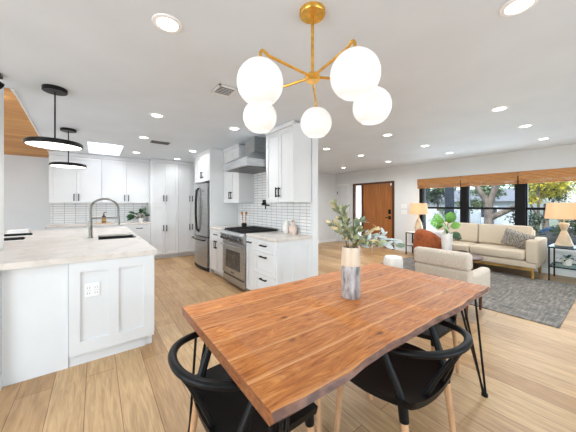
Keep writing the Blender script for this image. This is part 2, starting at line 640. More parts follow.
M['steel'] = mat('brushed_steel', (184, 185, 185), 0.33, 0.9, var=0.12, scale=4, stretch=(1, 1, 30))
M['dsteel'] = mat('dark_steel', (96, 97, 99), 0.35, 0.8, var=0.15, scale=10)
M['faucet'] = mat('gunmetal', (140, 138, 134), 0.3, 0.85, var=0.1, scale=30)
M['iron'] = mat('cast_iron', (20, 20, 21), 0.6, 0.2, var=0.2, scale=30)
M['oven_glass'] = mat('oven_glass', (66, 68, 68), 0.08, 0.0, var=0.25, scale=6)
M['quartz'] = quartz_mat()
M['tile_r'] = tile_mat('range_tile', 'Y', 0.152, 0.047)
M['tile_f'] = tile_mat('sink_tile', 'X', 0.19, 0.052)
M['blind'] = blind_mat()
M['rug'] = rug_mat()
M['glass'] = glass_mat('window_glass', opaque=0.03)
M['frost'] = translucent_mat('frosted_glass', (246, 250, 252), 0.9)
M['opal'] = translucent_mat('opal_skylight', (250, 251, 252), 0.85)
M['clear'] = glass_mat('table_glass', (214, 232, 232), 0.15)
M['doorwood'] = mat('door_walnut', (166, 102, 48), 0.42, var=0.2, scale=3, stretch=(9, 9, 0.7))
M['framewood'] = mat('door_frame_wood', (92, 50, 26), 0.45, var=0.25, scale=3, stretch=(9, 9, 0.7))
M['vault'] = board_mat('cedar_boards', 'Y', (206, 158, 102), (186, 136, 84), 0.11, 1.7, (128, 82, 42))
M['globe'] = mat('opal_globe', (206, 203, 199), 0.25, emit=GLOBE_E, ec=(255, 251, 248))
M['lens'] = mat('light_lens', (255, 252, 246), 0.3, emit=7.0, ec=(255, 250, 240))
M['disc_lens'] = mat('pendant_diffuser', (255, 250, 244), 0.3, emit=2.2, ec=(255, 248, 238))
M['sofa'] = mat('cream_linen', (193, 177, 155), 0.9, var=0.04, scale=40, bump=0.15)
M['boucle'] = mat('beige_boucle', (206, 192, 176), 0.95, var=0.07, scale=60, bump=0.4)
M['rust'] = mat('rust_velvet', (158, 78, 32), 0.75, var=0.25, scale=14, bump=0.2)
M['grey_fab'] = mat('grey_linen', (196, 192, 190), 0.9, var=0.12, scale=30)
M['pillow'] = weave_mat('patterned_weave', (84, 79, 74), (164, 156, 146), 60)
M['gold'] = mat('gilded_wood', (190, 148, 82), 0.35, 0.3, var=0.2, scale=8)
M['shade'] = translucent_mat('lamp_linen', (226, 204, 178), 0.5, (250, 222, 184))
M['white_cer'] = mat('white_ceramic', (238, 234, 228), 0.35, var=0.05, scale=10)
M['cream_cer'] = mat('cream_ceramic', (214, 192, 168), 0.3, var=0.06, scale=9, stretch=(4, 4, 0.6))
M['marble'] = mat('grey_marble', (172, 168, 168), 0.3, var=0.45, scale=26, stretch=(1.4, 1.4, 0.5))
M['lampbase'] = mat('lamp_stone', (214, 190, 158), 0.4, var=0.12, scale=9)
M['leaf'] = mat('leaf_green', (64, 118, 38), 0.4, var=0.35, scale=9)
M['monstera'] = mat('monstera_green', (96, 156, 40), 0.35, var=0.3, scale=6)
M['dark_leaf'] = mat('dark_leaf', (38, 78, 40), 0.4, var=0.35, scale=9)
M['euc_g'] = mat('eucalyptus_olive', (166, 172, 130), 0.6, var=0.3, scale=25)
M['euc_d'] = mat('eucalyptus_deep', (134, 148, 124), 0.6, var=0.3, scale=25)
M['euc_b'] = mat('eucalyptus_silver', (206, 216, 214), 0.6, var=0.12, scale=25)
M['euc_c'] = mat('dried_cream', (226, 204, 158), 0.7, var=0.15, scale=25)
M['stem'] = mat('stem_brown', (110, 98, 62), 0.7, var=0.2, scale=20)
M['soil'] = mat('soil', (52, 40, 30), 0.9, var=0.3, scale=40)
M['amber'] = mat('amber_bottle', (92, 62, 20), 0.15, var=0.2, scale=20)
M['boardwood'] = mat('light_board', (206, 172, 128), 0.5, var=0.15, scale=6, stretch=(1, 8, 8))
M['spoonwood'] = mat('spoon_wood', (196, 132, 72), 0.5, var=0.2, scale=8)
M['pinkwood'] = mat('pale_pink_ceramic', (226, 202, 188), 0.5, var=0.08, scale=10)
M['plastic_w'] = mat('white_plastic', (240, 240, 239), 0.35, var=0.01, scale=10)
M['grille'] = mat('grille_grey', (112, 112, 112), 0.5, var=0.1, scale=10)
M['darkgap'] = mat('dark_recess', (34, 33, 33), 0.8, var=0.1, scale=10)
M['winblack'] = mat('black_window_frame', (9, 9, 10), 0.55, var=0.15, scale=14, spec=0.2)

# ------------------------------------------------------------------ room shell
HC = 2.46
XW = 7.09          # window wall
YF = 7.53          # far kitchen wall
XR = 2.41          # tiled face of the range wall
mb = MB(); mb.box(-4.0, XW + 0.2, -3.2, YF + 0.15, -0.12, 0); struct(mb.build('floor', M['floor']))

# ceiling with the skylight hole; beyond y 3.55 it stops at the x -0.75 edge
sx0, sx1, sy0, sy1 = -0.13, 0.42, 5.75, 6.98
mb = MB()
mb.box(-4.0, XW + 0.2, -3.2, 3.55, HC, HC + 0.14)
mb.prism([(-0.64, 3.55), (sx0, 3.55), (sx0, YF + 0.15), (-0.81, YF + 0.15)], HC, HC + 0.14)
mb.box(sx1, XW + 0.2, 3.55, YF + 0.15, HC, HC + 0.14)
mb.box(sx0, sx1, 3.55, sy0, HC, HC + 0.14)
mb.box(sx0, sx1, sy1, YF + 0.15, HC, HC + 0.14)
struct(mb.build('ceiling', M['ceiling']))
mb = MB()
for a in ((sx0 - 0.03, sx0, sy0 - 0.03, sy1 + 0.03), (sx1, sx1 + 0.03, sy0 - 0.03, sy1 + 0.03), (sx0, sx1, sy0 - 0.03, sy0), (sx0, sx1, sy1, sy1 + 0.03)):
    mb.box(*a, HC + 0.14, HC + 0.30)
sh = struct(mb.build('window_5', M['trim']))
mb = MB(); mb.box(sx0, sx1, sy0, sy1, HC + 0.10, HC + 0.112)
mb.build('skylight_pane', M['opal'], sh)

# walls
mb = MB(); mb.box(-4.0, XR + 0.11, YF, YF + 0.15, 0, HC); struct(mb.build('wall_far', M['grey_wall']))
mb = MB(); mb.box(XR, XR + 0.11, 2.63, YF, 0, HC); struct(mb.build('wall_range', M['cab']))
mb = MB(); mb.box(XR + 0.11, XW, 6.456, 6.60, 0, HC); struct(mb.build('wall_entry', M['wall']))
# window wall with three windows, the entry door with its sidelight and the white door
WIN = [(2.45, 3.34), (1.434, 2.31), (0.42, 1.28)]
WZ0, WZ1 = 0.50, 1.95
SL = (5.585, 5.97)      # sidelight + frame
YE0, YE1 = 4.16, 5.67   # entry opening
DZ = 2.05
T = 0.16
mb = MB()
mb.box(XW, XW + T, -3.2, 0.42, 0, HC)
mb.box(XW, XW + T, 0.42, 3.34, 0, WZ0)
mb.box(XW, XW + T, 0.42, 3.34, WZ1, HC)
mb.box(XW, XW + T, 3.34, YE0, 0, HC)
mb.box(XW, XW + T, YE0, YE1, DZ, HC)
mb.box(XW, XW + T, YE1, 6.6, 0, HC)
struct(mb.build('wall_right', M['wall']))
# walls out of view; their glazed openings are added to let fill light in
mb = MB()
mb.box(-4.0, 0.0, -3.2, -3.05, 0, HC); mb.box(4.4, XW, -3.2, -3.05, 0, HC); mb.box(0.0, 4.4, -3.2, -3.05, 2.25, HC)
struct(mb.build('wall_back', M['wall']))
mb = MB()
mb.box(-4.0, -3.85, -3.05, -1.3, 0, HC); mb.box(-4.0, -3.85, 1.9, 4.0, 0, HC); mb.box(-4.0, -3.85, 6.6, YF, 0, HC); mb.box(-4.0, -3.85, 4.0, 6.6, 0, 0.35); mb.box(-4.0, -3.85, 4.0, 6.6, 2.25, HC); mb.box(-4.0, -3.85, -1.3, 1.9, 0, 0.35); mb.box(-4.0, -3.85, -1.3, 1.9, 2.25, HC)
mb.box(-4.0, -3.85, 3.55, YF, HC, 3.9)
struct(mb.build('wall_left', M['wall']))
for nm, x0, x1, z0, z1 in (('window_6', 0.0, 4.4, 0.0, 2.25),):
    mb = MB()
    for xx in (x0, (x0 + x1) / 2 - 0.03, x1 - 0.06):
        mb.box(xx, xx + 0.06, -3.16, -3.09, z0, z1)
    mb.box(x0, x1, -3.16, -3.09, z1 - 0.06, z1); mb.box(x0, x1, -3.16, -3.09, z0, z0 + 0.05)
    f = struct(mb.build(nm, M['winblack']))
    mb = MB(); mb.box(x0, x1, -3.13, -3.12, z0, z1); mb.build('pane', M['glass'], f)
mb = MB()
for yy in (-1.3, 0.27, 1.84):
    mb.box(-3.96, -3.89, yy, yy + 0.06, 0.35, 2.25)
mb.box(-3.96, -3.89, -1.3, 1.9, 0.35, 0.40); mb.box(-3.96, -3.89, -1.3, 1.9, 2.19, 2.25)
f = struct(mb.build('window_7', M['winblack']))
mb = MB(); mb.box(-3.93, -3.92, -1.3, 1.9, 0.35, 2.25); mb.build('pane', M['glass'], f)

mb = MB()
for yy in (4.0, 5.27, 6.54):
    mb.box(-3.96, -3.89, yy, yy + 0.06, 0.35, 2.25)
mb.box(-3.96, -3.89, 4.0, 6.6, 0.35, 0.40); mb.box(-3.96, -3.89, 4.0, 6.6, 2.19, 2.25)
f = struct(mb.build('window_8', M['winblack']))  # unseen window, added to go with the nook fill lamp
mb = MB(); mb.box(-3.93, -3.92, 4.0, 6.6, 0.35, 2.25); mb.build('pane', M['glass'], f)

# raised cedar ceiling beyond the flat ceiling's edge: slopes up from the far wall
mb = MB()
a0, a1 = (YF + 0.1, 2.335), (3.55, 3.32)
mb.poly([(-3.9, a0[0], a0[1]), (-0.72, a0[0], a0[1]), (-0.72, a1[0], a1[1]), (-3.9, a1[0], a1[1]),
         (-3.9, a0[0], a0[1] + .1), (-0.72, a0[0], a0[1] + .1), (-0.72, a1[0], a1[1] + .1), (-3.9, a1[0], a1[1] + .1)],
        [(0, 1, 2, 3), (7, 6, 5, 4), (0, 4, 5, 1), (1, 5, 6, 2), (2, 6, 7, 3), (3, 7, 4, 0)])
struct(mb.build('ceiling_vault', M['vault']))
mb = MB()
mb.box(-0.75, -0.70, 3.55, YF, HC + 0.14, 3.45)
mb.box(-3.9, -0.70, 3.42, 3.55, HC + 0.14, 3.5)
struct(mb.build('wall_fascia', M['ceiling']))
mb = MB(); mb.prism([(-0.652, 3.56), (-0.64, 3.56), (-0.806, YF), (-0.821, YF)], HC - 0.012, HC + 0.14); struct(mb.build('trim_1', M['trim']))
# slim post at the ceiling edge
mb = MB(); mb.box(-0.88, -0.735, 3.56, 3.70, 0.0, HC + 0.5); struct(mb.build('trim_2', M['trim']))

# baseboards
mb = MB(); mb.box(XR + 0.11, XW, 6.443, 6.456, 0, 0.09); struct(mb.build('baseboard_entry', M['trim']))
mb = MB(); mb.box(XW - 0.014, XW, -3.0, YE0 - 0.06, 0, 0.10); struct(mb.build('baseboard_right', M['trim']))
mb = MB(); mb.box(-3.85, -0.80, YF - 0.014, YF, 0, 0.09); struct(mb.build('baseboard_far', M['trim']))
mb = MB(); mb.box(XR + 0.11, XR + 0.122, 2.64, 6.44, 0, 0.09); struct(mb.build('baseboard_range', M['trim']))

# windows
for i, (y0, y1) in enumerate(WIN):
    mb = MB()
    fw = 0.022
    x0, x1 = XW + 0.03, XW + 0.13
    mb.box(x0, x1, y0, y0 + fw, WZ0, WZ1); mb.box(x0, x1, y1 - fw, y1, WZ0, WZ1)
    mb.box(x0, x1, y0 + fw, y1 - fw, WZ0, WZ0 + fw); mb.box(x0, x1, y0 + fw, y1 - fw, WZ1 - fw, WZ1)
    mb.box(x0 + 0.01, x1 - 0.02, y0 + fw, y1 - fw, 1.235, 1.285)
    f = struct(mb.build('window_%d' % (i + 1), M['winblack']))
    mb = MB(); mb.box(XW + 0.075, XW + 0.081, y0 + fw, y1 - fw, WZ0 + fw, WZ1 - fw); mb.build('pane', M['glass'], f)
# black posts between the windows, and the black surround
mb = MB(); mb.box(XW - 0.012, XW + T, 2.31, 2.45, WZ0, WZ1); struct(mb.build('trim_3', M['winblack']))
mb = MB(); mb.box(XW - 0.012, XW + T, 1.28, 1.434, WZ0, WZ1); struct(mb.build('trim_4', M['winblack']))
mb = MB(); mb.box(XW - 0.012, XW + 0.02, 3.34, 3.43, WZ0, WZ1); struct(mb.build('trim_5', M['winblack']))
mb = MB(); mb.box(XW - 0.045, XW, 0.40, 3.48, WZ0 - 0.03, WZ0); struct(mb.build('trim_6', M['trim']))

# entry door with sidelight
mb = MB()
x0, x1 = XW - 0.02, XW + 0.13
mb.box(x0, x1, YE0, YE0 + 0.07, 0, DZ); mb.box(x0, x1, YE1 - 0.07, YE1, 0, DZ)
mb.box(x0, x1, YE0 + 0.07, YE1 - 0.07, DZ - 0.06, DZ)
mb.box(x0, x1, 5.255, 5.325, 0, DZ - 0.06)
mb.box(x0, x1, 5.325, YE1 - 0.07, 0, 0.12)
d1 = struct(mb.build('door_1', M['framewood']))
mb = MB(); mb.box(XW + 0.0, XW + 0.045, YE0 + 0.07, 5.255, 0.012, DZ - 0.06); mb.build('door_slab', M['doorwood'], d1)
mb = MB(); mb.box(XW + 0.05, XW + 0.058, 5.325, YE1 - 0.07, 0.12, DZ - 0.06); mb.build('sidelight', M['frost'], d1)
mb = MB(); mb.box(XW - 0.022, XW, 4.27, 4.35, 1.06, 1.20, 0.006); tag(mb.build('deadbolt', M['black'], d1), 'black keypad deadbolt')
mb = MB(); mb.box(XW - 0.016, XW, 4.27, 4.35, 0.90, 1.0, 0.006); mb.tube([(XW - 0.016, 4.31, 0.95), (XW - 0.05, 4.31, 0.95), (XW - 0.05, 4.43, 0.95)], 0.012)
tag(mb.build('handle', M['black'], d1), 'black lever handle')
mb = MB(); mb.box(XW - 0.02, XW, 4.235, 4.29, 1.92, 1.985, 0.004); mb.build('door_sensor', M['plastic_w'], d1)

# white interior door beside the entry
mb = MB()
yA, yB = 5.86, 6.42
mb.box(XW - 0.02, XW, yB - 0.055, yB, 0, 2.08); mb.box(XW - 0.02, XW, yA - 0.02, yA + 0.03, 0, 2.08); mb.box(XW - 0.02, XW, yA + 0.03, yB - 0.055, 2.02, 2.08)
d2 = struct(mb.build('door_2', M['trim']))
mb = MB(); mb.box(XW - 0.008, XW + 0.0, yA + 0.03, yB - 0.055, 0.01, 2.02); mb.build('door_slab', M['cab'], d2)
mb = MB(); mb.lathe([(0, 0), (0.016, 0), (0.016, 0.02), (0.03, 0.03), (0.03, 0.05), (0, 0.055)], seg=16)
bmesh.ops.rotate(mb.bm, verts=mb.bm.verts[:], cent=(0, 0, 0), matrix=Matrix.Rotation(R(-90), 3, 'Y'))
bmesh.ops.translate(mb.bm, verts=mb.bm.verts[:], vec=(XW - 0.006, yA + 0.07, 0.95))
mb.build('knob', M['black'], d2, True)
mb = MB(); mb.box(XW - 0.026, XW - 0.018, yB - 0.07, yB - 0.045, 1.72, 1.81); mb.build('hinge', M['black'], d2)

# tiled splashbacks
mb = MB(); mb.box(XR - 0.012, XR, 2.66, 4.93, 0.915, 1.96); struct(mb.build('wall_tile_range', M['tile_r']))
mb = MB(); mb.box(-0.80, 1.05, YF - 0.012, YF, 0.915, 1.40); struct(mb.build('wall_tile_far', M['tile_f']))


# ------------------------------------------------------------------ cabinets
def shaker(mb, x0, x1, z0, z1, y=0.0, t=0.02, fr=0.06, rec=0.012):
    """a framed door front in the plane y, standing out to y - t"""
    yf = y - t
    if isinstance(fr, tuple):
        a, b, c, d = x0 + fr[0], x1 - fr[1], z0 + fr[2], z1 - fr[3]
    else:
        fr = min(fr, 0.3 * (x1 - x0), 0.34 * (z1 - z0))
        a, b, c, d = x0 + fr, x1 - fr, z0 + fr, z1 - fr
    yr = yf + rec
    P = [(x0, yf, z0), (x1, yf, z0), (x1, yf, z1), (x0, yf, z1), (a, yf, c), (b, yf, c), (b, yf, d), (a, yf, d),
         (a, yr, c), (b, yr, c), (b, yr, d), (a, yr, d), (x0, y, z0), (x1, y, z0), (x1, y, z1), (x0, y, z1)]
    mb.poly(P, [(0, 1, 5, 4), (1, 2, 6, 5), (2, 3, 7, 6), (3, 0, 4, 7), (4, 5, 9, 8), (5, 6, 10, 9), (6, 7, 11, 10), (7, 4, 8, 11), (8, 9, 10, 11),
                (0, 12, 13, 1), (1, 13, 14, 2), (2, 14, 15, 3), (3, 15, 12, 0), (15, 14, 13, 12)])


def pull(mb, x, z, L, vertical, y=-0.02):
    s = 0.0085
    if vertical:
        mb.box(x - s, x + s, y - 0.034, y - 0.022, z - L / 2, z + L / 2, 0.002)
        for q in (-1, 1):
            mb.box(x - s, x + s, y - 0.022, y, z + q * (L / 2 - 0.018) - s, z + q * (L / 2 - 0.018) + s)
    else:
        mb.box(x - L / 2, x + L / 2, y - 0.034, y - 0.022, z - s, z + s, 0.002)
        for q in (-1, 1):
            mb.box(x + q * (L / 2 - 0.018) - s, x + q * (L / 2 - 0.018) + s, y - 0.022, y, z - s, z + s)


def cabinet(name, label, group, loc, rotz, w_, depth, z0, z1, fronts, toe=0.0, crown=None, cat='cabinet'):
    """front plane local y = 0 facing -y, x 0..w_; fronts: (kind, x0, x1, z0, z1, handle) handle = (x, z, L, vertical)"""
    t = thing(name, label, cat, loc, rotz, group)
    mb = MB()
    mb.box(0, w_, 0, depth, z0 + toe, z1)
    if toe:
        mb.box(0, w_, 0.06, depth, z0, z0 + toe)
    mb.build('body', M['cab'], t)
    for kind, x0, x1, a, b, h in fronts:
        mb = MB()
        g = 0.0032
        if kind == 'drawer' and b - a < 0.2:
            shaker(mb, x0 + g, x1 - g, a + g, b - g, fr=0.035)
        else:
            shaker(mb, x0 + g, x1 - g, a + g, b - g)
        f = mb.build('drawer' if kind == 'drawer' else 'door', M['cab'], t)
        if h:
            mb = MB(); pull(mb, *h); tag(mb.build('handle', M['black'], f), 'black bar pull')
    if crown:
        mb = MB(); mb.box(-0.0, w_, -0.035, 0.02, crown[0], crown[1], 0.006); mb.build('crown', M['cab'], t)
    return t


TOP = 0.875
HR = -PI / 2           # fronts facing the camera's side of the range wall
XB = 1.815             # base fronts of the range run
# base, left of the range
wl = 4.935 - 4.262
cabinet('base_cabinet', 'narrow white base cabinet between the refrigerator and the steel range', 'white kitchen cabinets', (XB, 4.935, 0), HR, wl, XR - XB - 0.022, 0, TOP - 0.002,
        [('drawer', 0, wl, 0.70, 0.868, (wl / 2, 0.785, 0.14, False)),
         ('door', 0, wl / 2, 0.10, 0.70, (wl / 2 - 0.04, 0.60, 0.15, True)), ('door', wl / 2, wl, 0.10, 0.70, (wl / 2 + 0.04, 0.60, 0.15, True))], toe=0.095)
# pull-out right of the range
wp = 3.411 - 3.172
cabinet('pull_out_cabinet', 'slim white pull-out cabinet immediately right of the steel range', 'white kitchen cabinets', (XB, 3.411, 0), HR, wp, XR - XB, 0, TOP - 0.002,
        [('door', 0, wp, 0.10, 0.868, (wp / 2, 0.80, 0.12, False))], toe=0.095)
# drawer base with its panelled end
wd = 3.170 - 2.655
t = cabinet('drawer_cabinet', 'white base cabinet with three drawers at the end of the range wall', 'white kitchen cabinets', (XB, 3.170, 0), HR, wd, XR - XB, 0, TOP - 0.002,
            [('drawer', 0, wd, 0.70, 0.868, (wd / 2, 0.795, 0.16, False)), ('drawer', 0, wd, 0.40, 0.70, (wd / 2, 0.645, 0.16, False)),
             ('drawer', 0, wd, 0.10, 0.40, (wd / 2, 0.345, 0.16, False))], toe=0.095)
mb = MB()
# end panel lies in local x = wd, made facing -y then turned
dp = XR - XB
shaker(mb, 0, dp / 2 + 0.03, 0.0, 0.873, fr=0.075); shaker(mb, dp / 2 + 0.03, dp, 0.0, 0.873, fr=0.075)
bmesh.ops.rotate(mb.bm, verts=mb.bm.verts[:], cent=(0, 0, 0), matrix=Matrix.Rotation(R(90), 3, 'Z'))
bmesh.ops.translate(mb.bm, verts=mb.bm.verts[:], vec=(wd, 0, 0))
mb.build('end_panel', M['cab'], t)

# uppers on the range wall
XU = 2.105
ZB = 1.38
wu = 4.935 - 4.245
cabinet('upper_cabinet', 'white two-door wall cabinet left of the range hood', 'white kitchen cabinets', (XU, 4.935, 0), HR, wu, XR - 0.013 - XU, ZB, 2.44,
        [('door', 0, wu / 2, ZB, 2.40, (wu / 2 - 0.035, 1.52, 0.14, True)), ('door', wu / 2, wu, ZB, 2.40, (wu / 2 + 0.035, 1.52, 0.14, True))], crown=(2.40, HC - 0.002))
wu = 3.325 - 2.645
cabinet('upper_cabinet', 'large white two-door wall cabinet right of the hood, over the end counter', 'white kitchen cabinets', (XU, 3.325, 0), HR, wu, XR - 0.013 - XU, ZB, 2.44,
        [('door', 0, wu / 2, ZB, 2.40, (wu / 2 - 0.035, 1.52, 0.14, True)), ('door', wu / 2, wu, ZB, 2.40, (wu / 2 + 0.035, 1.52, 0.14, True))], crown=(2.40, HC - 0.002))
# refrigerator surround
mb = MB(); mb.box(1.80, XR, 4.938, 4.958, 0, HC - 0.003); tag(mb.build('refrigerator_side_panel', M['cab'], origin=(2.1, 4.948, 0)), 'tall white side panel on the right of the refrigerator', 'panel')
wf = 5.90 - 4.960
cabinet('upper_cabinet', 'white two-door cabinet above the refrigerator', 'white kitchen cabinets', (1.83, 5.90, 0), HR, wf, XR - 1.83 - 0.022, 1.83, 2.44,
        [('door', 0, wf / 2, 1.83, 2.40, (wf / 2 - 0.035, 1.97, 0.14, True)), ('door', wf / 2, wf, 1.83, 2.40, (wf / 2 + 0.035, 1.97, 0.14, True))], crown=(2.40, HC - 0.002))
mb = MB(); mb.box(1.80, XR, 5.902, 5.922, 0, HC - 0.003); tag(mb.build('refrigerator_side_panel', M['cab'], origin=(2.1, 5.912, 0)), 'tall white side panel on the pantry side of the refrigerator', 'panel')

# pantry
YP = 6.92
for k, (x0, lab) in enumerate(((1.062, 'tall white pantry cabinet with two pairs of doors beside the sink-wall counter'), (1.690, 'tall white pantry cabinet half hidden by the refrigerator'))):
    wq = 0.626
    h = wq / 2
    cabinet('pantry_cabinet', lab, 'white kitchen cabinets', (x0, YP, 0), 0, wq, YF - YP - 0.002, 0, 2.43,
            [('door', 0, h, 0.10, 1.345, (h - 0.035, 0.76, 0.15, True)), ('door', h, wq, 0.10, 1.345, (h + 0.035, 0.76, 0.15, True)),
             ('door', 0, h, 1.349, 2.38, (h - 0.035, 1.50, 0.15, True)), ('door', h, wq, 1.349, 2.38, (h + 0.035, 1.50, 0.15, True))], toe=0.095, crown=(2.38, HC - 0.002))
mb = MB(); mb.box(2.318, XR - 0.001, YP, YF - 0.002, 0, HC - 0.003); tag(mb.build('filler_panel', M['cab'], origin=(2.36, 7.2, 0)), 'narrow white filler beside the far pantry, behind the refrigerator', 'panel')

# far wall uppers and bases
YU = 7.18
for x0, x1, la, lb in ((-0.79, 0.10, 'left two-door white wall cabinet on the sink wall, behind the drum pendants', 'white base cabinet under the left part of the sink-wall counter'),
                       (0.103, 1.058, 'right two-door white wall cabinet on the sink wall, next to the pantry', 'white base cabinet with small drawers next to the pantry')):
    wq = x1 - x0
    h = wq / 2
    cabinet('upper_cabinet', la, 'white kitchen cabinets', (x0, YU, 0), 0, wq, YF - 0.013 - YU, ZB, 2.43,
            [('door', 0, h, ZB, 2.38, (h - 0.04, 1.50, 0.15, True)), ('door', h, wq, ZB, 2.38, (h + 0.04, 1.50, 0.15, True))], crown=(2.38, HC - 0.002))
    cabinet('base_cabinet', lb, 'white kitchen cabinets', (x0, 6.93, 0), 0, wq, YF - 0.002 - 6.93, 0, TOP - 0.002,
            [('drawer', 0, h, 0.70, 0.868, (h / 2, 0.785, 0.14, False)), ('drawer', h, wq, 0.70, 0.868, (h + h / 2, 0.785, 0.14, False)),
             ('door', 0, h, 0.10, 0.70, (h - 0.04, 0.58, 0.15, True)), ('door', h, wq, 0.10, 0.70, (h + 0.04, 0.58, 0.15, True))], toe=0.095)

# worktops
for x0, x1, y0, y1, lab in ((1.79, XR - 0.013, 2.615, 3.408, 'veined pale quartz worktop at the near end of the range wall'),
                            (1.79, XR - 0.013, 4.266, 4.936, 'short quartz worktop between refrigerator and range'),
                            (-0.81, 1.058, 6.905, YF - 0.013, 'long pale quartz worktop along the sink wall')):
    mb = MB(); mb.box(x0, x1, y0, y1, TOP, 0.915, 0.004)
    tag(mb.build('countertop', M['quartz'], origin=((x0 + x1) / 2, (y0 + y1) / 2, TOP)), lab, 'countertop', 'quartz countertops')

# ------------------------------------------------------------------ range
YR0, YR1 = 3.415, 4.258
t = thing('range', 'wide stainless steel gas range with knobs along the front and an oven window', 'range', (XB, (YR0 + YR1) / 2, 0))
mb = MB(t); mb.box(1.80, XR - 0.014, YR0, YR1, 0.10, 0.90, 0.004); mb.box(1.86, XR - 0.03, YR0 + 0.02, YR1 - 0.02, 0.0, 0.10)
mb.build('body', M['steel'], t)
mb = MB(t)
pr = [(1.80, 0.74), (1.755, 0.755), (1.735, 0.86), (1.76, 0.905), (1.80, 0.905)]
n_ = len(pr)
mb.poly([(x, YR0, z) for x, z in pr] + [(x, YR1, z) for x, z in pr], [tuple(range(n_)), tuple(range(2 * n_ - 1, n_ - 1, -1))] + [(i, (i + 1) % n_, n_ + (i + 1) % n_, n_ + i) for i in range(n_)])
cp = mb.build('control_panel', M['steel'], t)
for k, yy in enumerate([YR0 + 0.10, YR0 + 0.19, YR0 + 0.28, YR0 + 0.37, YR1 - 0.30, YR1 - 0.20, YR1 - 0.10]):
    mb = MB(t)
    mb.tube([(1.748, yy, 0.805), (1.742, yy, 0.804)], 0.036, 16); mb.tube([(1.742, yy, 0.804), (1.70, yy, 0.796)], [0.028, 0.024], 16)
    mb.build('knob', M['dsteel'], cp, True)
mb = MB(t); mb.box(1.772, 1.80, YR0 + 0.012, YR1 - 0.012, 0.20, 0.735, 0.006); od = mb.build('oven_door', M['steel'], t)
mb = MB(t); mb.box(1.768, 1.773, YR0 + 0.16, YR1 - 0.16, 0.30, 0.60, 0.002); mb.build('oven_window', M['oven_glass'], od)
mb = MB(t); mb.tube([(1.725, YR0 + 0.04, 0.685), (1.725, YR1 - 0.04, 0.685)], 0.014, 12)
for yy in (YR0 + 0.07, YR1 - 0.07):
    mb.tube([(1.773, yy, 0.685), (1.725, yy, 0.685)], 0.010, 10)
mb.build('oven_handle', M['steel'], od, True)
mb = MB(t); mb.box(1.770, 1.773, (YR0 + YR1) / 2 - 0.06, (YR0 + YR1) / 2 + 0.06, 0.232, 0.252); mb.build('badge', M['dsteel'], od)
mb = MB(t); mb.box(1.785, 1.80, YR0 + 0.012, YR1 - 0.012, 0.06, 0.185, 0.003); kp = mb.build('kick_panel', M['steel'], t)
mb = MB(t); mb.box(1.782, 1.786, YR0 + 0.05, YR1 - 0.05, 0.165, 0.18); mb.build('vent_slot', M['darkgap'], kp)
mb = MB(t); mb.box(1.79, XR - 0.03, YR0 + 0.01, YR1 - 0.01, 0.90, 0.912, 0.003); ct = mb.build('cooktop', M['iron'], t)
for k in range(3):
    a = YR0 + 0.02 + k * (YR1 - YR0 - 0.04) / 3
    b = a + (YR1 - YR0 - 0.04) / 3 - 0.008
    mb = MB(t)
    for xx in (1.81, 1.93, 2.07, 2.20, 2.34):
        mb.box(xx, xx + 0.014, a, b, 0.925, 0.94)
    for q in range(4):
        yy = a + (b - a - 0.014) * q / 3
        mb.box(1.81, 2.354, yy, yy + 0.014, 0.925, 0.94)
    for xx in (1.81, 2.34):
        for yy in (a, b - 0.014):
            mb.box(xx, xx + 0.014, yy, yy + 0.014, 0.912, 0.925)
    for xx in (1.95, 2.21):
        mb.lathe([(0, 0.912), (0.05, 0.912), (0.045, 0.922), (0, 0.924)], (xx, (a + b) / 2, 0), 16)
    mb.build('grate', M['iron'], ct)
mb = MB(t); mb.box(XR - 0.045, XR - 0.016, YR0 + 0.01, YR1 - 0.01, 0.90, 0.955, 0.003); mb.build('rear_trim', M['steel'], t)

# hood
t = thing('range_hood', 'stainless steel chimney hood above the range', 'range hood', (2.1, 3.79, 1.92))
y0, y1 = 3.345, 4.225
mb = MB(t)
# canopy rim
x0, x1 = 1.765, XR - 0.014
mb.poly([(x0, y0, 1.925), (x1, y0, 1.925), (x1, y1, 1.925), (x0, y1, 1.925), (x0, y0, 2.035), (x1, y0, 2.035), (x1, y1, 2.035), (x0, y1, 2.035),
         (2.06, 3.63, 2.21), (x1, 3.63, 2.21), (x1, 3.95, 2.21), (2.06, 3.95, 2.21)],
        [(3, 2, 1, 0), (0, 1, 5, 4), (1, 2, 6, 5), (2, 3, 7, 6), (3, 0, 4, 7), (4, 5, 9, 8), (5, 6, 10, 9), (6, 7, 11, 10), (7, 4, 8, 11), (8, 9, 10, 11)])
mb.build('canopy', M['steel'], t)
mb = MB(t); mb.box(2.06, x1, 3.63, 3.95, 2.205, HC - 0.002); mb.build('chimney', M['steel'], t)
mb = MB(t)
for k in range(3):
    yy = y0 + 0.03 + k * 0.275
    mb.box(1.84, 2.36, yy, yy + 0.262, 1.916, 1.926)
mb.build('filter', M['dsteel'], t)

# pot filler
t = thing('pot_filler', 'black folding pot filler on the tile above the range', 'faucet', (XR - 0.012, 3.86, 1.33))
mb = MB(t); mb.box(XR - 0.03, XR - 0.0125, 3.81, 3.91, 1.33, 1.43, 0.004); mb.build('wall_plate', M['black'], t)
mb = MB(t); mb.tube([(XR - 0.03, 3.86, 1.36), (XR - 0.07, 3.86, 1.36), (XR - 0.07, 3.86, 1.34), (XR - 0.08, 3.62, 1.335), (XR - 0.10, 3.60, 1.335), (XR - 0.11, 3.68, 1.335), (XR - 0.11, 3.68, 1.27)], 0.011, 10)
mb.build('arm', M['black'], t, True)

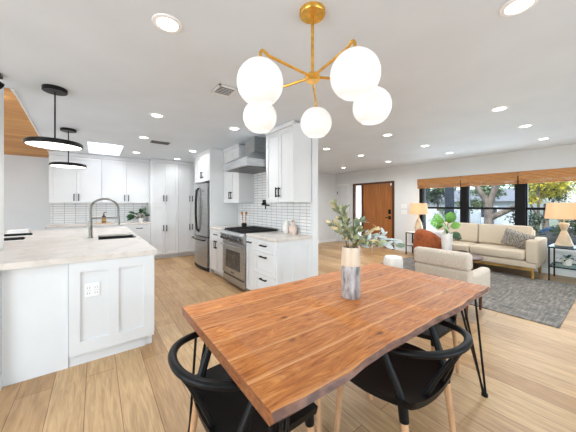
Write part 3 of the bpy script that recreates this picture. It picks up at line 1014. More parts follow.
# refrigerator (bowed doors)
FY0, FY1 = 4.985, 5.885
t = thing('refrigerator', 'stainless french door refrigerator with a bottom freezer drawer', 'refrigerator', (2.1, 5.43, 0))
mb = MB(t); mb.box(1.825, XR - 0.02, FY0, FY1, 0.03, 1.785, 0.004); mb.box(1.84, XR - 0.05, FY0 + 0.03, FY1 - 0.03, 0, 0.03); mb.build('body', M['darkgap'], t)


def bowed(mb, y0, y1, z0, z1, xb, n=10):
    ym, hw = 5.435, 0.45
    pts = []
    for i in range(n + 1):
        y = y0 + (y1 - y0) * i / n
        q = (y - ym) / hw
        pts.append((1.79 - 0.055 * (1 - q * q), y))
    pts += [(xb, y1), (xb, y0)]
    mb.prism(pts, z0, z1)


for a, b, hy in ((FY0 + 0.05, 5.432, 5.40), (5.438, FY1, 5.47)):
    mb = MB(t); bowed(mb, a, b, 0.70, 1.78, 1.82); dr = mb.build('door', M['steel'], t, True, angle=30)
    mb = MB(t); mb.tube([(1.735, hy, 0.78), (1.695, hy, 0.84), (1.675, hy, 1.15), (1.678, hy, 1.4), (1.695, hy, 1.64), (1.735, hy, 1.69)], 0.013, 10)
    mb.build('handle', M['black'], dr, True)
mb = MB(t); mb.box(1.728, 1.735, 5.14, 5.17, 1.60, 1.64); mb.build('badge', M['dsteel'], t)
mb = MB(t); bowed(mb, FY0 + 0.05, FY1, 0.075, 0.675, 1.82, 16); fz = mb.build('freezer_drawer', M['steel'], t, True, angle=30)
mb = MB(t); mb.tube([(1.75, FY0 + 0.07, 0.625), (1.70, FY0 + 0.10, 0.625), (1.675, 5.435, 0.625), (1.70, FY1 - 0.10, 0.625), (1.75, FY1 - 0.07, 0.625)], 0.013, 10)
mb.build('handle', M['black'], fz, True)
mb = MB(t); bowed(mb, FY0 + 0.01, FY1 - 0.01, 0.008, 0.07, 1.83, 12); mb.build('kick_grille', M['darkgap'], t)

# ------------------------------------------------------------------ island
IX0, IX1, IY0, IY1 = -0.72, 0.47, 2.716, 5.79
t = thing('kitchen_island', 'long white panelled kitchen island with the steel sink', 'kitchen island', (-0.14, 4.2, 0))
kx0, kx1, ky0, ky1 = 0.02, 0.43, 3.86, 4.42
mb = MB(t)
zt = 0.866
mb.box(-0.70, kx0 - 0.02, IY0 + 0.06, IY1 - 0.04, 0.0, zt); mb.box(kx1 + 0.005, 0.44, IY0 + 0.06, IY1 - 0.04, 0.10, zt)
mb.box(kx0 - 0.02, kx1 + 0.005, IY0 + 0.06, ky0 - 0.02, 0.0, zt); mb.box(kx0 - 0.02, kx1 + 0.005, ky1 + 0.02, IY1 - 0.04, 0.0, zt)
mb.box(kx0 - 0.02, kx1 + 0.005, ky0 - 0.02, ky1 + 0.02, 0.0, 0.6)
mb.build('body', M['cab'], t)
mb = MB(t)
# two recessed fields on the right of the end
xa, xm, xb = -0.18, 0.125, 0.445
Y = IY0 + 0.045
shaker(mb, xa, xm, 0.10, zt, y=Y, t=0.038, fr=(0.072, 0.036, 0.10, 0.085), rec=0.013); shaker(mb, xm, xb, 0.10, zt, y=Y, t=0.038, fr=(0.036, 0.085, 0.10, 0.085), rec=0.013)
mb.build('end_panel', M['cab'], t)
mb = MB(t); mb.box(-0.56, xa - 0.004, Y - 0.003, IY0 + 0.062, 0.0, zt); mb.build('side_panel', M['cab'], t)
mb = MB(t); mb.box(-0.64, -0.562, Y - 0.05, IY0 + 0.062, 0.0, zt); mb.box(-0.646, -0.556, Y - 0.056, IY0 + 0.062, 0.0, 0.09); mb.build('corner_post', M['cab'], t)
mb = MB(t); mb.box(xa, 0.375, Y + 0.003, IY0 + 0.062, 0.0, 0.10); mb.build('toe_kick', M['cab'], t)
# aisle side doors
for k in range(5):
    a = IY0 + 0.08 + k * 0.585
    mb = MB(t)
    shaker(mb, a, a + 0.58, 0.10, 0.60 if 1 <= k <= 2 else zt - 0.005)
    bmesh.ops.rotate(mb.bm, verts=mb.bm.verts[:], cent=(0, 0, 0), matrix=Matrix.Rotation(R(90), 3, 'Z'))
    bmesh.ops.translate(mb.bm, verts=mb.bm.verts[:], vec=(0.44, 0, 0))
    dd = mb.build('door', M['cab'], t)
mb = MB(t)
q = 0.003
mb.poly([(kx0 + q + .006, ky0 + q + .006, 0.893), (kx1 - q - .006, ky0 + q + .006, 0.893), (kx1 - q - .006, ky1 - q - .006, 0.893), (kx0 + q + .006, ky1 - q - .006, 0.893),
         (kx0 + .02, ky0 + .02, 0.66), (kx1 - .02, ky0 + .02, 0.66), (kx1 - .02, ky1 - .02, 0.66), (kx0 + .02, ky1 - .02, 0.66),
         (kx0 + q, ky0 + q, 0.893), (kx1 - q, ky0 + q, 0.893), (kx1 - q, ky1 - q, 0.893), (kx0 + q, ky1 - q, 0.893),
         (kx0 + q, ky0 + q, 0.64), (kx1 - q, ky0 + q, 0.64), (kx1 - q, ky1 - q, 0.64), (kx0 + q, ky1 - q, 0.64)],
        [(0, 1, 5, 4), (1, 2, 6, 5), (2, 3, 7, 6), (3, 0, 4, 7), (4, 5, 6, 7), (0, 8, 9, 1), (1, 9, 10, 2), (2, 10, 11, 3), (3, 11, 8, 0),
         (8, 12, 13, 9), (9, 13, 14, 10), (10, 14, 15, 11), (11, 15, 12, 8), (12, 15, 14, 13)])
tag(mb.build('sink_basin', M['iron'], t), 'dark steel undermount sink basin')
# outlet on the end panel
mb = MB(t); mb.box(-0.078, 0.025, Y - 0.032, Y - 0.025, 0.565, 0.68, 0.002); ol = mb.build('outlet', M['plastic_w'], t)
mb = MB(t)
for xx in (-0.052, 0.0):
    for zz in (0.595, 0.64):
        mb.box(xx - 0.010, xx - 0.006, Y - 0.0335, Y - 0.032, zz - 0.008, zz + 0.008); mb.box(xx + 0.006, xx + 0.010, Y - 0.0335, Y - 0.032, zz - 0.008, zz + 0.008)
    mb.box(xx - 0.018, xx + 0.018, Y - 0.0325, Y - 0.0318, 0.616, 0.618)
mb.build('outlet_slot', mat('outlet_slot_grey', (150, 150, 150), 0.5, var=0.05), ol)

t2 = thing('countertop', 'large pale quartz slab on top of the kitchen island', 'countertop', (-0.14, 4.2, 0.868), 0, 'quartz countertops')
mb = MB(t2)
mb.box(IX0, kx0, IY0, IY1, 0.868, 0.915); mb.box(kx1, IX1, IY0, IY1, 0.868, 0.915)
mb.box(kx0, kx1, IY0, ky0, 0.868, 0.915); mb.box(kx0, kx1, ky1, IY1, 0.868, 0.915)
bmesh.ops.remove_doubles(mb.bm, verts=mb.bm.verts[:], dist=1e-5)
mb.build('slab', M['quartz'], t2)

# breakfast counter left of the island, under the raised ceiling
t = thing('breakfast_counter', 'pale low counter beyond the left edge of the island', 'counter', (-1.25, 5.1, 0))
mb = MB(t); mb.box(-1.70, -0.80, 3.9, 6.3, 0.0, 0.84); mb.build('body', M['cab'], t)
mb = MB(t); mb.box(-1.75, -0.725, 3.80, 6.35, 0.84, 0.885, 0.004); mb.build('worktop', M['quartz'], t)
for loc, lab, sz in (((-0.90, 4.72, 0.885), 'black rimmed serving tray nearer the post at the left edge', (0.30, 0.16)), ((-0.92, 5.35, 0.885), 'black rimmed serving tray in front of the white box', (0.30, 0.16))):
    t = thing('serving_tray', lab, 'tray', loc, R(8), 'black rimmed trays')
    mb = MB(); mb.box(-sz[0] / 2, sz[0] / 2, -sz[1] / 2, sz[1] / 2, 0, 0.008); mb.build('base', M['plastic_w'], t)
    mb = MB()
    a, b = sz[0] / 2, sz[1] / 2
    mb.box(-a, a, -b, -b + 0.012, 0.0085, 0.03); mb.box(-a, a, b - 0.012, b, 0.0085, 0.03); mb.box(-a, -a + 0.012, -b, b, 0.0085, 0.03); mb.box(a - 0.012, a, -b, b, 0.0085, 0.03)
    mb.build('rim', M['black'], t)
t = thing('storage_box', 'white lidded box on the counter against the grey wall', 'box', (-0.98, 5.72, 0.885))
mb = MB(); mb.box(-0.11, 0.11, -0.07, 0.07, 0, 0.05, 0.003); mb.build('body', M['plastic_w'], t)
mb = MB(); mb.box(-0.114, 0.114, -0.074, 0.074, 0.05, 0.066, 0.003); mb.build('lid', M['plastic_w'], t)

# faucet with spring neck
t = thing('kitchen_faucet', 'tall arched spring-neck faucet in gunmetal beside the island sink', 'faucet', (-0.06, 4.16, 0.915))
mb = MB(); mb.lathe([(0, 0), (0.032, 0), (0.032, 0.012), (0.022, 0.016), (0.021, 0.22), (0.0, 0.22)], seg=20); mb.build('base', M['faucet'], t, True)
arc = [(0, 0, 0.22), (0, 0, 0.38)]
for k in range(1, 12):
    a = PI - PI * k / 11
    arc.append((0.15 + 0.15 * math.cos(a), -0.01 * k / 11, 0.38 + 0.125 * math.sin(a)))
arc.append((0.30, -0.01, 0.30))
mb = MB(); mb.tube(arc, 0.010, 10)
# spring coil
coil = []
path = [Vector(p) for p in arc]
seglen = [(path[i + 1] - path[i]).length for i in range(len(path) - 1)]
tot = sum(seglen)
for k in range(0, 500):
    s = tot * k / 499
    i = 0
    while i < len(seglen) - 1 and s > seglen[i]:
        s -= seglen[i]; i += 1
    p = path[i].lerp(path[i + 1], min(1, s / seglen[i]))
    d = (path[i + 1] - path[i]).normalized()
    sd = Vector((0, 1, 0)); u = sd.cross(d)
    a = 2 * PI * k / 11.5
    coil.append(p + (sd * math.cos(a) + u * math.sin(a)) * 0.0155)
mb.tube(coil, 0.0032, 5); mb.build('spring_neck', M['faucet'], t, True)
mb = MB(); mb.tube([(0.30, -0.01, 0.30), (0.30, -0.01, 0.24), (0.30, -0.01, 0.155)], [0.014, 0.019, 0.022], 14); mb.build('spray_head', M['faucet'], t, True)
mb = MB(); mb.tube([(0, 0, 0.25), (0.15, -0.005, 0.255), (0.28, -0.01, 0.25)], 0.008, 10); mb.tube([(0.282, -0.01, 0.235), (0.282, -0.01, 0.265)], 0.024, 14); mb.build('holder_arm', M['faucet'], t, True)
mb = MB(); mb.tube([(0, -0.02, 0.12), (0, -0.05, 0.125), (0.0, -0.11, 0.15)], [0.011, 0.009, 0.007], 10); mb.build('lever', M['faucet'], t, True)

# things on the far counter
mb = MB(); mb.box(-0.03, 0.27, 7.06, 7.30, 0.9155, 0.931, 0.004); tag(mb.build('cutting_board', M['boardwood'], origin=(0.12, 7.18, 0.9155)), 'light wooden board lying on the sink-wall counter', 'board')
t = thing('soap_bottle', 'dark amber pump bottle standing on the wooden board', 'bottle', (0.14, 7.20, 0.931))
mb = MB(); mb.lathe([(0, 0), (0.042, 0), (0.044, 0.01), (0.044, 0.12), (0.03, 0.15), (0.014, 0.165), (0.014, 0.185), (0, 0.185)], seg=24); mb.build('body', M['amber'], t, True)
mb = MB(); mb.lathe([(0.0446, 0.03), (0.0446, 0.105)], seg=24); mb.build('paper_label', M['gold'], t, True)
mb = MB(); mb.tube([(0, 0, 0.185), (0, 0, 0.235)], 0.006); mb.tube([(0, 0, 0.235), (0.045, -0.02, 0.232)], 0.008); mb.tube([(0, 0, 0.185), (0, 0, 0.20)], 0.016); mb.build('pump', M['black'], t, True)
t = thing('potted_plant', 'dark broad-leaved plant in a white pot on the sink-wall counter', 'plant', (0.88, 7.16, 0.9155))
mb = MB(); mb.lathe([(0, 0), (0.04, 0), (0.055, 0.1), (0.05, 0.1), (0.045, 0.085), (0, 0.085)], seg=24); mb.build('pot', M['white_cer'], t, True)
mb = MB()
for k in range(22):
    a = random.uniform(0, 2 * PI)
    el = random.uniform(0.15, 1.1)
    L = random.uniform(0.10, 0.19)
    d = Vector((math.cos(a) * math.cos(el) * (1.2 if math.cos(a) < 0 else 0.3), math.sin(a) * math.cos(el) * 0.5, math.sin(el) * 0.8)).normalized()
    p0 = Vector((0, 0, 0.085)); p1 = p0 + d * L
    mb.mi = 1; mb.tube([p0, p1], 0.0025, 5)
    mb.mi = 0; mb.leaf(p1, d + Vector((0, -0.2, -0.3)), (0.1, -0.6, 0.8), random.uniform(0.10, 0.15), random.uniform(0.07, 0.10), 0.3)
mb.build('foliage', [M['dark_leaf'], M['stem']], t)

# things on the range counters
t = thing('utensil_crock', 'small dark crock of wooden spoons left of the range', 'utensils', (2.28, 4.42, 0.9155))
mb = MB(); mb.lathe([(0, 0), (0.045, 0), (0.05, 0.045), (0.048, 0.075), (0.042, 0.075), (0.042, 0.02), (0, 0.02)], seg=24); mb.build('crock', M['iron'], t, True)
for k in range(4):
    a = 2 * PI * k / 4 + 0.4
    mb = MB()
    p0 = Vector((0.015 * math.cos(a), 0.015 * math.sin(a), 0.025)); p1 = Vector((0.05 * math.cos(a), 0.06 * math.sin(a), 0.23))
    mb.tube([p0, p1], 0.005, 8)
    d = (p1 - p0).normalized()
    mb.tube([p1 - d * 0.005, p1 + d * 0.015, p1 + d * 0.035, p1 + d * 0.055, p1 + d * 0.065], [0.005, 0.015, 0.02, 0.015, 0.003], 10, flat=0.4)
    mb.build('spoon', M['spoonwood'], t, True)
for loc, lab, pf in (((2.30, 2.93, 0.9155), 'pale round stoneware bottle with narrow neck at the worktop end', [(0, 0), (0.045, 0), (0.058, 0.03), (0.058, 0.085), (0.04, 0.125), (0.018, 0.145), (0.014, 0.165), (0.018, 0.175), (0, 0.175)]),
                     ((2.29, 3.075, 0.9155), 'white stoneware bottle nearer the range, without a stopper', [(0, 0), (0.045, 0), (0.058, 0.04), (0.055, 0.11), (0.04, 0.15), (0.024, 0.17), (0.024, 0.18), (0, 0.18)])):
    mb = MB(); mb.lathe(pf, loc, 24)
    tag(mb.build('stoneware_bottle', M['pinkwood'] if 'round' in lab else M['white_cer'], origin=loc, smooth=True), lab, 'bottle', 'stoneware bottles')
mb = MB(); mb.lathe([(0.0, 0.1755), (0.013, 0.1755), (0.016, 0.20), (0.0, 0.205)], (2.30, 2.93, 0.9155), 16)
tag(mb.build('cork_stopper', M['spoonwood'], origin=(2.30, 2.93, 1.091), smooth=True), 'brown stopper in the neck of the round stoneware bottle', 'stopper')

# ------------------------------------------------------------------ ceiling fittings
DL = [((169.5, 21), 'large recessed ceiling light at the upper left, nearest the camera', 1.0), ((524, 2), 'recessed ceiling light cut by the top edge of the photo at right', 1.0)]
LIGHTS = [
    # x, y, label
    (0.352, 1.698, 'large recessed ceiling light at the upper left, nearest the camera'),
    (1.896, 0.370, 'recessed ceiling light at the top edge of the photo, right of the chandelier'),
    (0.608, 3.521, 'recessed ceiling light over the aisle between island pendants and vent'),
    (0.633, 4.805, 'recessed ceiling light just left of the far small vent'),
    (0.690, 6.300, 'recessed ceiling light nearest the skylight, above the pantry end'),
    (1.620, 3.455, 'recessed ceiling light in front of the range hood'),
    (1.618, 5.432, 'recessed ceiling light in front of the refrigerator cabinet'),
    (1.590, 6.600, 'recessed ceiling light close against the pantry crown'),
    (3.695, 3.620, 'recessed ceiling light just past the end of the range wall'),
    (6.000, 5.160, 'recessed ceiling light nearest the entry corner'),
    (4.820, 3.640, 'recessed ceiling light on the way to the entry door'),
    (3.740, 2.310, 'recessed ceiling light right of the lowest chandelier globe, first of the living room'),
    (6.080, 3.740, 'recessed ceiling light right above the entry door'),
    (5.000, 2.320, 'recessed ceiling light mid ceiling before the windows, left of two'),
    (6.110, 2.320, 'recessed ceiling light nearest the left woven blind'),
    (3.760, 0.905, 'brightest recessed ceiling light in the right half of the room'),
    (4.880, 0.885, 'recessed ceiling light in the right row, second from the camera'),
    (6.080, 0.870, 'recessed ceiling light nearest the right woven blind'),
]
proto = None
for k, (x, y, lab) in enumerate(LIGHTS):
    if proto is None:
        t = thing('ceiling_light', lab, 'ceiling light', (x, y, HC), 0, 'recessed ceiling lights')
        mb = MB(); mb.lathe([(0.058, -0.001), (0.062, -0.008), (0.082, -0.006), (0.086, 0.0), (0.058, 0.0)], seg=32); mb.build('trim_ring', M['plastic_w'], t, True)
        mb = MB(); mb.lathe([(0, -0.003), (0.058, -0.003), (0.058, -0.001), (0, -0.001)], seg=32); mb.build('lens', M['lens'], t)
        proto = t
    else:
        t = copy_tree(proto)
        t.location = (x, y, HC)
        t['label'] = lab
    lamp('downlight', 'SPOT', SPOT_W * (0.35 if y > 6.5 else 0.8 if (1.6 < x < 1.63 and y > 5) else 1.9 if (x > 3 and y > 3) else 1.5 if (x > 3 or y > 4) else 1.0), (x, y, HC - 0.02), (0, 0, 0), (0.92, 0.96, 1.0), spot_size=R(172), spot_blend=1.0, shadow_soft_size=0.06)
# one in the raised wooden ceiling
t = copy_tree(proto)
t.location = (-1.15, 5.30, 2.82)
t.rotation_euler = (R(-13.6), 0, 0)
t['label'] = 'recessed light in the raised wooden ceiling at the left edge'
lamp('downlight', 'SPOT', SPOT_W * 1.5, (-1.15, 5.30, 2.80), (0, 0, 0), (0.92, 0.96, 1.0), spot_size=R(172), spot_blend=1.0, shadow_soft_size=0.06)

# vents
for x, y, lx, ly, lab in ((1.005, 2.36, 0.19, 0.22, 'white louvred ceiling vent left of the chandelier'), (0.92, 5.03, 0.30, 0.17, 'small dark louvred ceiling vent in front of the pantry')):
    t = thing('ceiling_vent', lab, 'vent', (x, y, HC), 0, 'ceiling vents')
    mb = MB(); mb.box(-lx / 2, lx / 2, -ly / 2, ly / 2, -0.004, 0); mb.build('backing', M['darkgap'] if y > 3 else M['grille'], t)
    mb = MB()
    a, b = lx / 2, ly / 2
    mb.box(-a, a, -b, -b + 0.018, -0.012, 0); mb.box(-a, a, b - 0.018, b, -0.012, 0); mb.box(-a, -a + 0.018, -b, b, -0.012, 0); mb.box(a - 0.018, a, -b, b, -0.012, 0)
    mb.build('frame', M['grille'] if y > 3 else M['trim'], t)
    mb = MB()
    nn = 6
    for k in range(nn):
        yy = -b + 0.03 + (ly - 0.06) * k / (nn - 1)
        mb.obox((0, yy, -0.008), (lx - 0.036, 0.014, 0.003), (R(35), 0, 0))
    mb.build('louvre', M['grille'] if y > 3 else M['trim'], t)

# drum pendants over the island
for x, y, lab in ((-0.318, 3.29, 'black disc pendant light nearest the camera over the island'), (-0.33, 4.95, 'black disc pendant light farther away over the island')):
    t = thing('pendant_light', lab, 'pendant light', (x, y, HC), 0, 'black disc pendants')
    mb = MB(); mb.lathe([(0, 0), (0.094, 0), (0.094, -0.032), (0.09, -0.036), (0, -0.036)], seg=40); mb.build('canopy', M['black'], t, True)
    mb = MB(); mb.tube([(0, 0, -0.036), (0, 0, -0.515)], 0.0065, 10); mb.build('rod', M['black'], t, True)
    mb = MB(); mb.lathe([(0, -0.515), (0.205, -0.515), (0.213, -0.523), (0.213, -0.554), (0.208, -0.558), (0.203, -0.554), (0.203, -0.535), (0, -0.535)], seg=48); mb.build('drum', M['black'], t, True)
    mb = MB(); mb.lathe([(0, -0.545), (0.202, -0.545), (0.202, -0.555), (0, -0.557)], seg=48); mb.build('diffuser', M['disc_lens'], t, True)

# small black spot on the ceiling at the left edge
t = thing('ceiling_spotlight', 'black spotlight on the ceiling at the left edge of the photo', 'spotlight', (-0.70, 3.22, HC))
mb = MB(); mb.box(-0.09, 0.05, -0.05, 0.03, -0.03, 0, 0.004); mb.build('mount', M['black'], t)
mb = MB(); mb.tube([(-0.05, -0.02, -0.03), (-0.02, 0.0, -0.055), (0.035, 0.05, -0.085)], [0.012, 0.03, 0.033], 14); mb.build('head', M['black'], t, True)

# chandelier
HX, HY, HZ = 1.002, 1.093, 2.078
t = thing('chandelier', 'brass chandelier with five white glass globes above the dining table', 'chandelier', (HX, HY, HC))
mb = MB(t); mb.lathe([(0, HC), (0.074, HC), (0.074, HC - 0.020), (0.07, HC - 0.025), (0, HC - 0.025)], (HX, HY, 0), 40); mb.build('canopy', M['brass'], t, True)
mb = MB(t); mb.tube([(HX, HY, HC - 0.024), (HX, HY, HZ)], 0.009, 12); mb.build('rod', M['brass'], t, True)
mb = MB(t); mb.lathe([(0, HZ + 0.022), (0.03, HZ + 0.022), (0.042, HZ + 0.012), (0.042, HZ - 0.016), (0.036, HZ - 0.022), (0, HZ - 0.022)], (HX, HY, 0), 32); mb.build('hub', M['brass'], t, True)
GL = [(0.606, 1.015), (0.898, 0.709), (0.841, 1.412), (1.212, 1.287), (1.262, 0.878)]
for gx, gy in GL:
    d = Vector((gx - HX, gy - HY, 0)); L = d.length; d.normalize()
    c0 = Vector((HX, HY, HZ))
    zt_ = 2.066
    pts = [c0 + d * 0.04]
    pts.append(c0 + d * (L - 0.05) + Vector((0, 0, zt_ - HZ - 0.012)))
    for k in range(1, 6):
        a = PI / 2 * k / 5
        pts.append(Vector((HX, HY, zt_ - 0.03)) + d * (L - 0.03 + 0.03 * math.sin(a)) + Vector((0, 0, 0.03 * math.cos(a))))
    pts.append(Vector((gx, gy, 2.015)))
    mb = MB(t); mb.tube(pts, 0.0075, 10); ar = mb.build('arm', M['brass'], t, True)
    mb = MB(t); mb.lathe([(0, 2.026), (0.012, 2.024), (0.018, 2.010), (0, 2.008)], (gx, gy, 0), 20); mb.build('fitter', M['brass'], ar, True)
    r = 0.1065
    pf = []
    for k in range(0, 23):
        a = PI * k / 22
        if a > R(152): break
        pf.append((r * math.sin(a), 1.905 + r * math.cos(a)))
    pf2 = [(q * 0.97, 1.905 + (z - 1.905) * 0.97) for q, z in pf[::-1]]
    mb = MB(t); mb.lathe(pf + pf2, (gx, gy, 0), 40); mb.build('globe', M['globe'], ar, True, angle=60)

# ------------------------------------------------------------------ dining table
TX0, TX1, TY0, TY1 = 0.402, 2.285, 0.595, 1.56
t = thing('dining_table', 'live-edge wooden dining table on black hairpin legs', 'dining table', ((TX0 + TX1) / 2, (TY0 + TY1) / 2, 0))


def near_edge(s):
    return 0.012 + 0.007 * math.sin(s * 5.6 + 1.4) + 0.005 * math.sin(s * 12.1 + 2.6) + 0.0025 * math.sin(s * 31 + 1)


N = 90
top, mid, bot = [], [], []
for i in range(N + 1):
    x = TX0 + (TX1 - TX0) * i / N
    e = near_edge(x)
    e2 = near_edge(x + 0.05) * 0.8
    top.append((x, TY0 + e, 0.75)); mid.append((x, TY0 - 0.012 + 0.5 * (e + e2), 0.732)); bot.append((x, TY0 + 0.016 + e2, 0.704))
top2, bot2 = [], []
for i in range(N + 1):
    x = TX1 - (TX1 - TX0) * i / N
    e = 0.006 * math.sin(x * 9) + 0.003 * math.sin(x * 23)
    top2.append((x, TY1 + e, 0.75)); bot2.append((x, TY1 - 0.004 + e, 0.704))
mb = MB(t)
vt = [mb.bm.verts.new(p) for p in top + top2]
vb = [mb.bm.verts.new(p) for p in bot + bot2]
vm = [mb.bm.verts.new(p) for p in mid]
# the top is cut into strips so the grain follows flat quads
n1 = N + 1
for i in range(N):
    a, b = vt[i], vt[i + 1]
    c, d_ = vt[2 * n1 - 2 - i], vt[2 * n1 - 1 - i]
    mb.bm.faces.new([a, b, c, d_])
    a, b = vb[i], vb[i + 1]
    c, d_ = vb[2 * n1 - 2 - i], vb[2 * n1 - 1 - i]
    mb.bm.faces.new([d_, c, b, a])
for i in range(N):
    f = mb.bm.faces.new([vm[i], vm[i + 1], vt[i + 1], vt[i]]); f.material_index = 1
    f = mb.bm.faces.new([vb[i], vb[i + 1], vm[i + 1], vm[i]]); f.material_index = 1
    f = mb.bm.faces.new([vb[n1 + i], vb[n1 + i + 1], vt[n1 + i + 1], vt[n1 + i]]); f.material_index = 2
f = mb.bm.faces.new([vb[N], vb[n1], vt[n1], vt[N], vm[N]]); f.material_index = 2
f = mb.bm.faces.new([vb[2 * n1 - 1], vb[0], vm[0], vt[0], vt[2 * n1 - 1]]); f.material_index = 2
mb.build('tabletop', [M['slab'], M['bark'], M['endgrain']], t, True, angle=50)
for cx, cy, sx, sy in ((TX0, TY0, 1, 1), (TX0, TY1, 1, -1), (TX1, TY0, -1, 1), (TX1, TY1, -1, -1)):
    mb = MB(t)
    if sx > 0:
        fx, fy = cx + 0.02, cy + sy * 0.06
        tops = [(cx + 0.07, cy + sy * 0.06), (cx + 0.13, cy + sy * 0.10), (cx + 0.10, cy + sy * 0.17)]
    else:
        fx, fy = cx - 0.09, cy + sy * 0.015
        tops = [(cx - 0.33, cy + sy * 0.065), (cx - 0.25, cy + sy * 0.125), (cx - 0.085, cy + sy * 0.075)]
    xs = [p[0] for p in tops]; ys = [p[1] for p in tops]
    mb.box(min(xs) - 0.015, max(xs) + 0.015, min(ys) - 0.015, max(ys) + 0.015, 0.698, 0.7035)
    for (px, py), o in zip(tops, ((0, 0.009), (0.009, 0), (-0.004, -0.004))):
        mb.tube([(px, py, 0.70), (fx + sx * o[0], fy + sy * o[1], 0.014)], 0.0074, 8)
    mb.lathe([(0, 0), (0.02, 0), (0.02, 0.016), (0.0, 0.018)], (fx, fy, 0), 12)
    mb.build('leg', M['black'], t, True)


# dining chairs: rounded rail, seat shell, wooden legs in black sleeves; the chair faces +y
def make_chair():
    t = thing('dining_chair', 'x', 'chair', (0, 0, 0), 0, 'black dining chairs round the table')
    # seat shell
    mb = MB()
    n = 14
    gt, gb = [], []
    for j in range(n + 1):
        v = -1 + 2 * j / n
        rt, rb = [], []
        for i in range(n + 1):
            u = -1 + 2 * i / n
            # squircle mapping
            uu = u * math.sqrt(1 - 0.15 * v * v); vv = v * math.sqrt(1 - 0.15 * u * u)
            hw = 0.265 + 0.03 * (vv + 1) / 2 - 0.015 * abs(vv)
            x = uu * hw; y = -0.01 + vv * 0.235
            e = max(abs(u), abs(v))
            z = 0.425 + 0.028 * (u * u) ** 1.2 * (0.6 + 0.4 * (1 - v) / 2) + 0.012 * max(0, -v) ** 2 - 0.016 * max(0, v) ** 3
            rt.append(mb.bm.verts.new((x, y, z))); rb.append(mb.bm.verts.new((x * 0.975, y * 0.975, z - 0.034)))
        gt.append(rt); gb.append(rb)
    for j in range(n):
        for i in range(n):
            mb.bm.faces.new([gt[j][i], gt[j][i + 1], gt[j + 1][i + 1], gt[j + 1][i]])
            mb.bm.faces.new([gb[j + 1][i], gb[j + 1][i + 1], gb[j][i + 1], gb[j][i]])
    for i in range(n):
        mb.bm.faces.new([gt[0][i], gb[0][i], gb[0][i + 1], gt[0][i + 1]])
        mb.bm.faces.new([gt[n][i + 1], gb[n][i + 1], gb[n][i], gt[n][i]])
        mb.bm.faces.new([gt[i + 1][0], gb[i + 1][0], gb[i][0], gt[i][0]])
        mb.bm.faces.new([gt[i][n], gb[i][n], gb[i + 1][n], gt[i + 1][n]])
    mb.build('seat', M['bplastic'], t, True, angle=60)
    # rail
    ctrl = [(-0.236, 0.05, 0.650), (-0.246, -0.03, 0.656), (-0.247, -0.11, 0.664), (-0.226, -0.205, 0.676), (-0.17, -0.288, 0.688), (-0.09, -0.336, 0.694), (0, -0.350, 0.696)]
    pts = ctrl + [(-x, y, z) for x, y, z in ctrl[-2::-1]]
    # smooth (Catmull-Rom)
    sm = []
    for i in range(len(pts) - 1):
        p0, p1, p2, p3 = (Vector(pts[max(i - 1, 0)]), Vector(pts[i]), Vector(pts[i + 1]), Vector(pts[min(i + 2, len(pts) - 1)]))
        for k in range(4):
            s = k / 4
            sm.append(0.5 * ((2 * p1) + (p2 - p0) * s + (2 * p0 - 5 * p1 + 4 * p2 - p3) * s * s + (3 * p1 - p0 - 3 * p2 + p3) * s ** 3))
    sm.append(Vector(pts[-1]))
    rs = [0.0185] * len(sm)
    rs[0] = rs[-1] = 0.015
    mb = MB(); mb.tube(sm, rs, 12, flat=0.85); mb.build('back_rail', M['bplastic'], t, True, angle=70)
    for s in (-1, 1):
        mb = MB()
        mb.tube([(s * 0.045, -0.345, 0.688), (s * 0.052, -0.305, 0.62), (s * 0.066, -0.26, 0.53), (s * 0.082, -0.215, 0.435)], [0.011, 0.0105, 0.011, 0.014], 10)
        mb.build('back_brace', M['bplastic'], t, True, angle=70)
    for s in (-1, 1):
        mb = MB(); mb.tube([(s * 0.240, -0.222, 0.0), (s * 0.232, -0.205, 0.2), (s * 0.222, -0.185, 0.37)], [0.0135, 0.0165, 0.0185], 12)
        lg = mb.build('leg', M['legwood'], t, True)
        mb = MB(); mb.tube([(s * 0.2225, -0.186, 0.355), (s * 0.220, -0.178, 0.42), (s * 0.226, -0.156, 0.49), (s * 0.236, -0.122, 0.57), (s * 0.243, -0.085, 0.648)], [0.0215, 0.023, 0.021, 0.0185, 0.018], 12)
        tag(mb.build('leg_sleeve', M['bplastic'], lg, True), 'black plastic upper leg')
    for s in (-1, 1):
        mb = MB(); mb.tube([(s * 0.247, 0.205, 0.0), (s * 0.240, 0.192, 0.2), (s * 0.232, 0.178, 0.37)], [0.0135, 0.0165, 0.0185], 12)
        lg = mb.build('leg', M['legwood'], t, True)
        mb = MB(); mb.tube([(s * 0.2323, 0.1785, 0.345), (s * 0.229, 0.17, 0.41)], [0.0215, 0.024], 12)
        tag(mb.build('leg_sleeve', M['bplastic'], lg, True), 'black plastic upper leg')
    return t


chair = make_chair()
CH = [((0.605, 1.105), -90, 'black dining chair at the left end of the table, pushed in'),
      ((1.35, 0.80), 0, 'black dining chair at the near long side of the table'),
      ((1.28, 1.275), 180, 'black dining chair at the far long side, only its legs showing under the table'),
      ((2.10, 1.06), 90, 'black dining chair at the right end of the table, behind the hairpin leg')]
for k, ((x, y), a, lab) in enumerate(CH):
    o = chair if k == 0 else copy_tree(chair)
    o.location = (x, y, 0)
    o.rotation_euler = (0, 0, R(a))
    o['label'] = lab

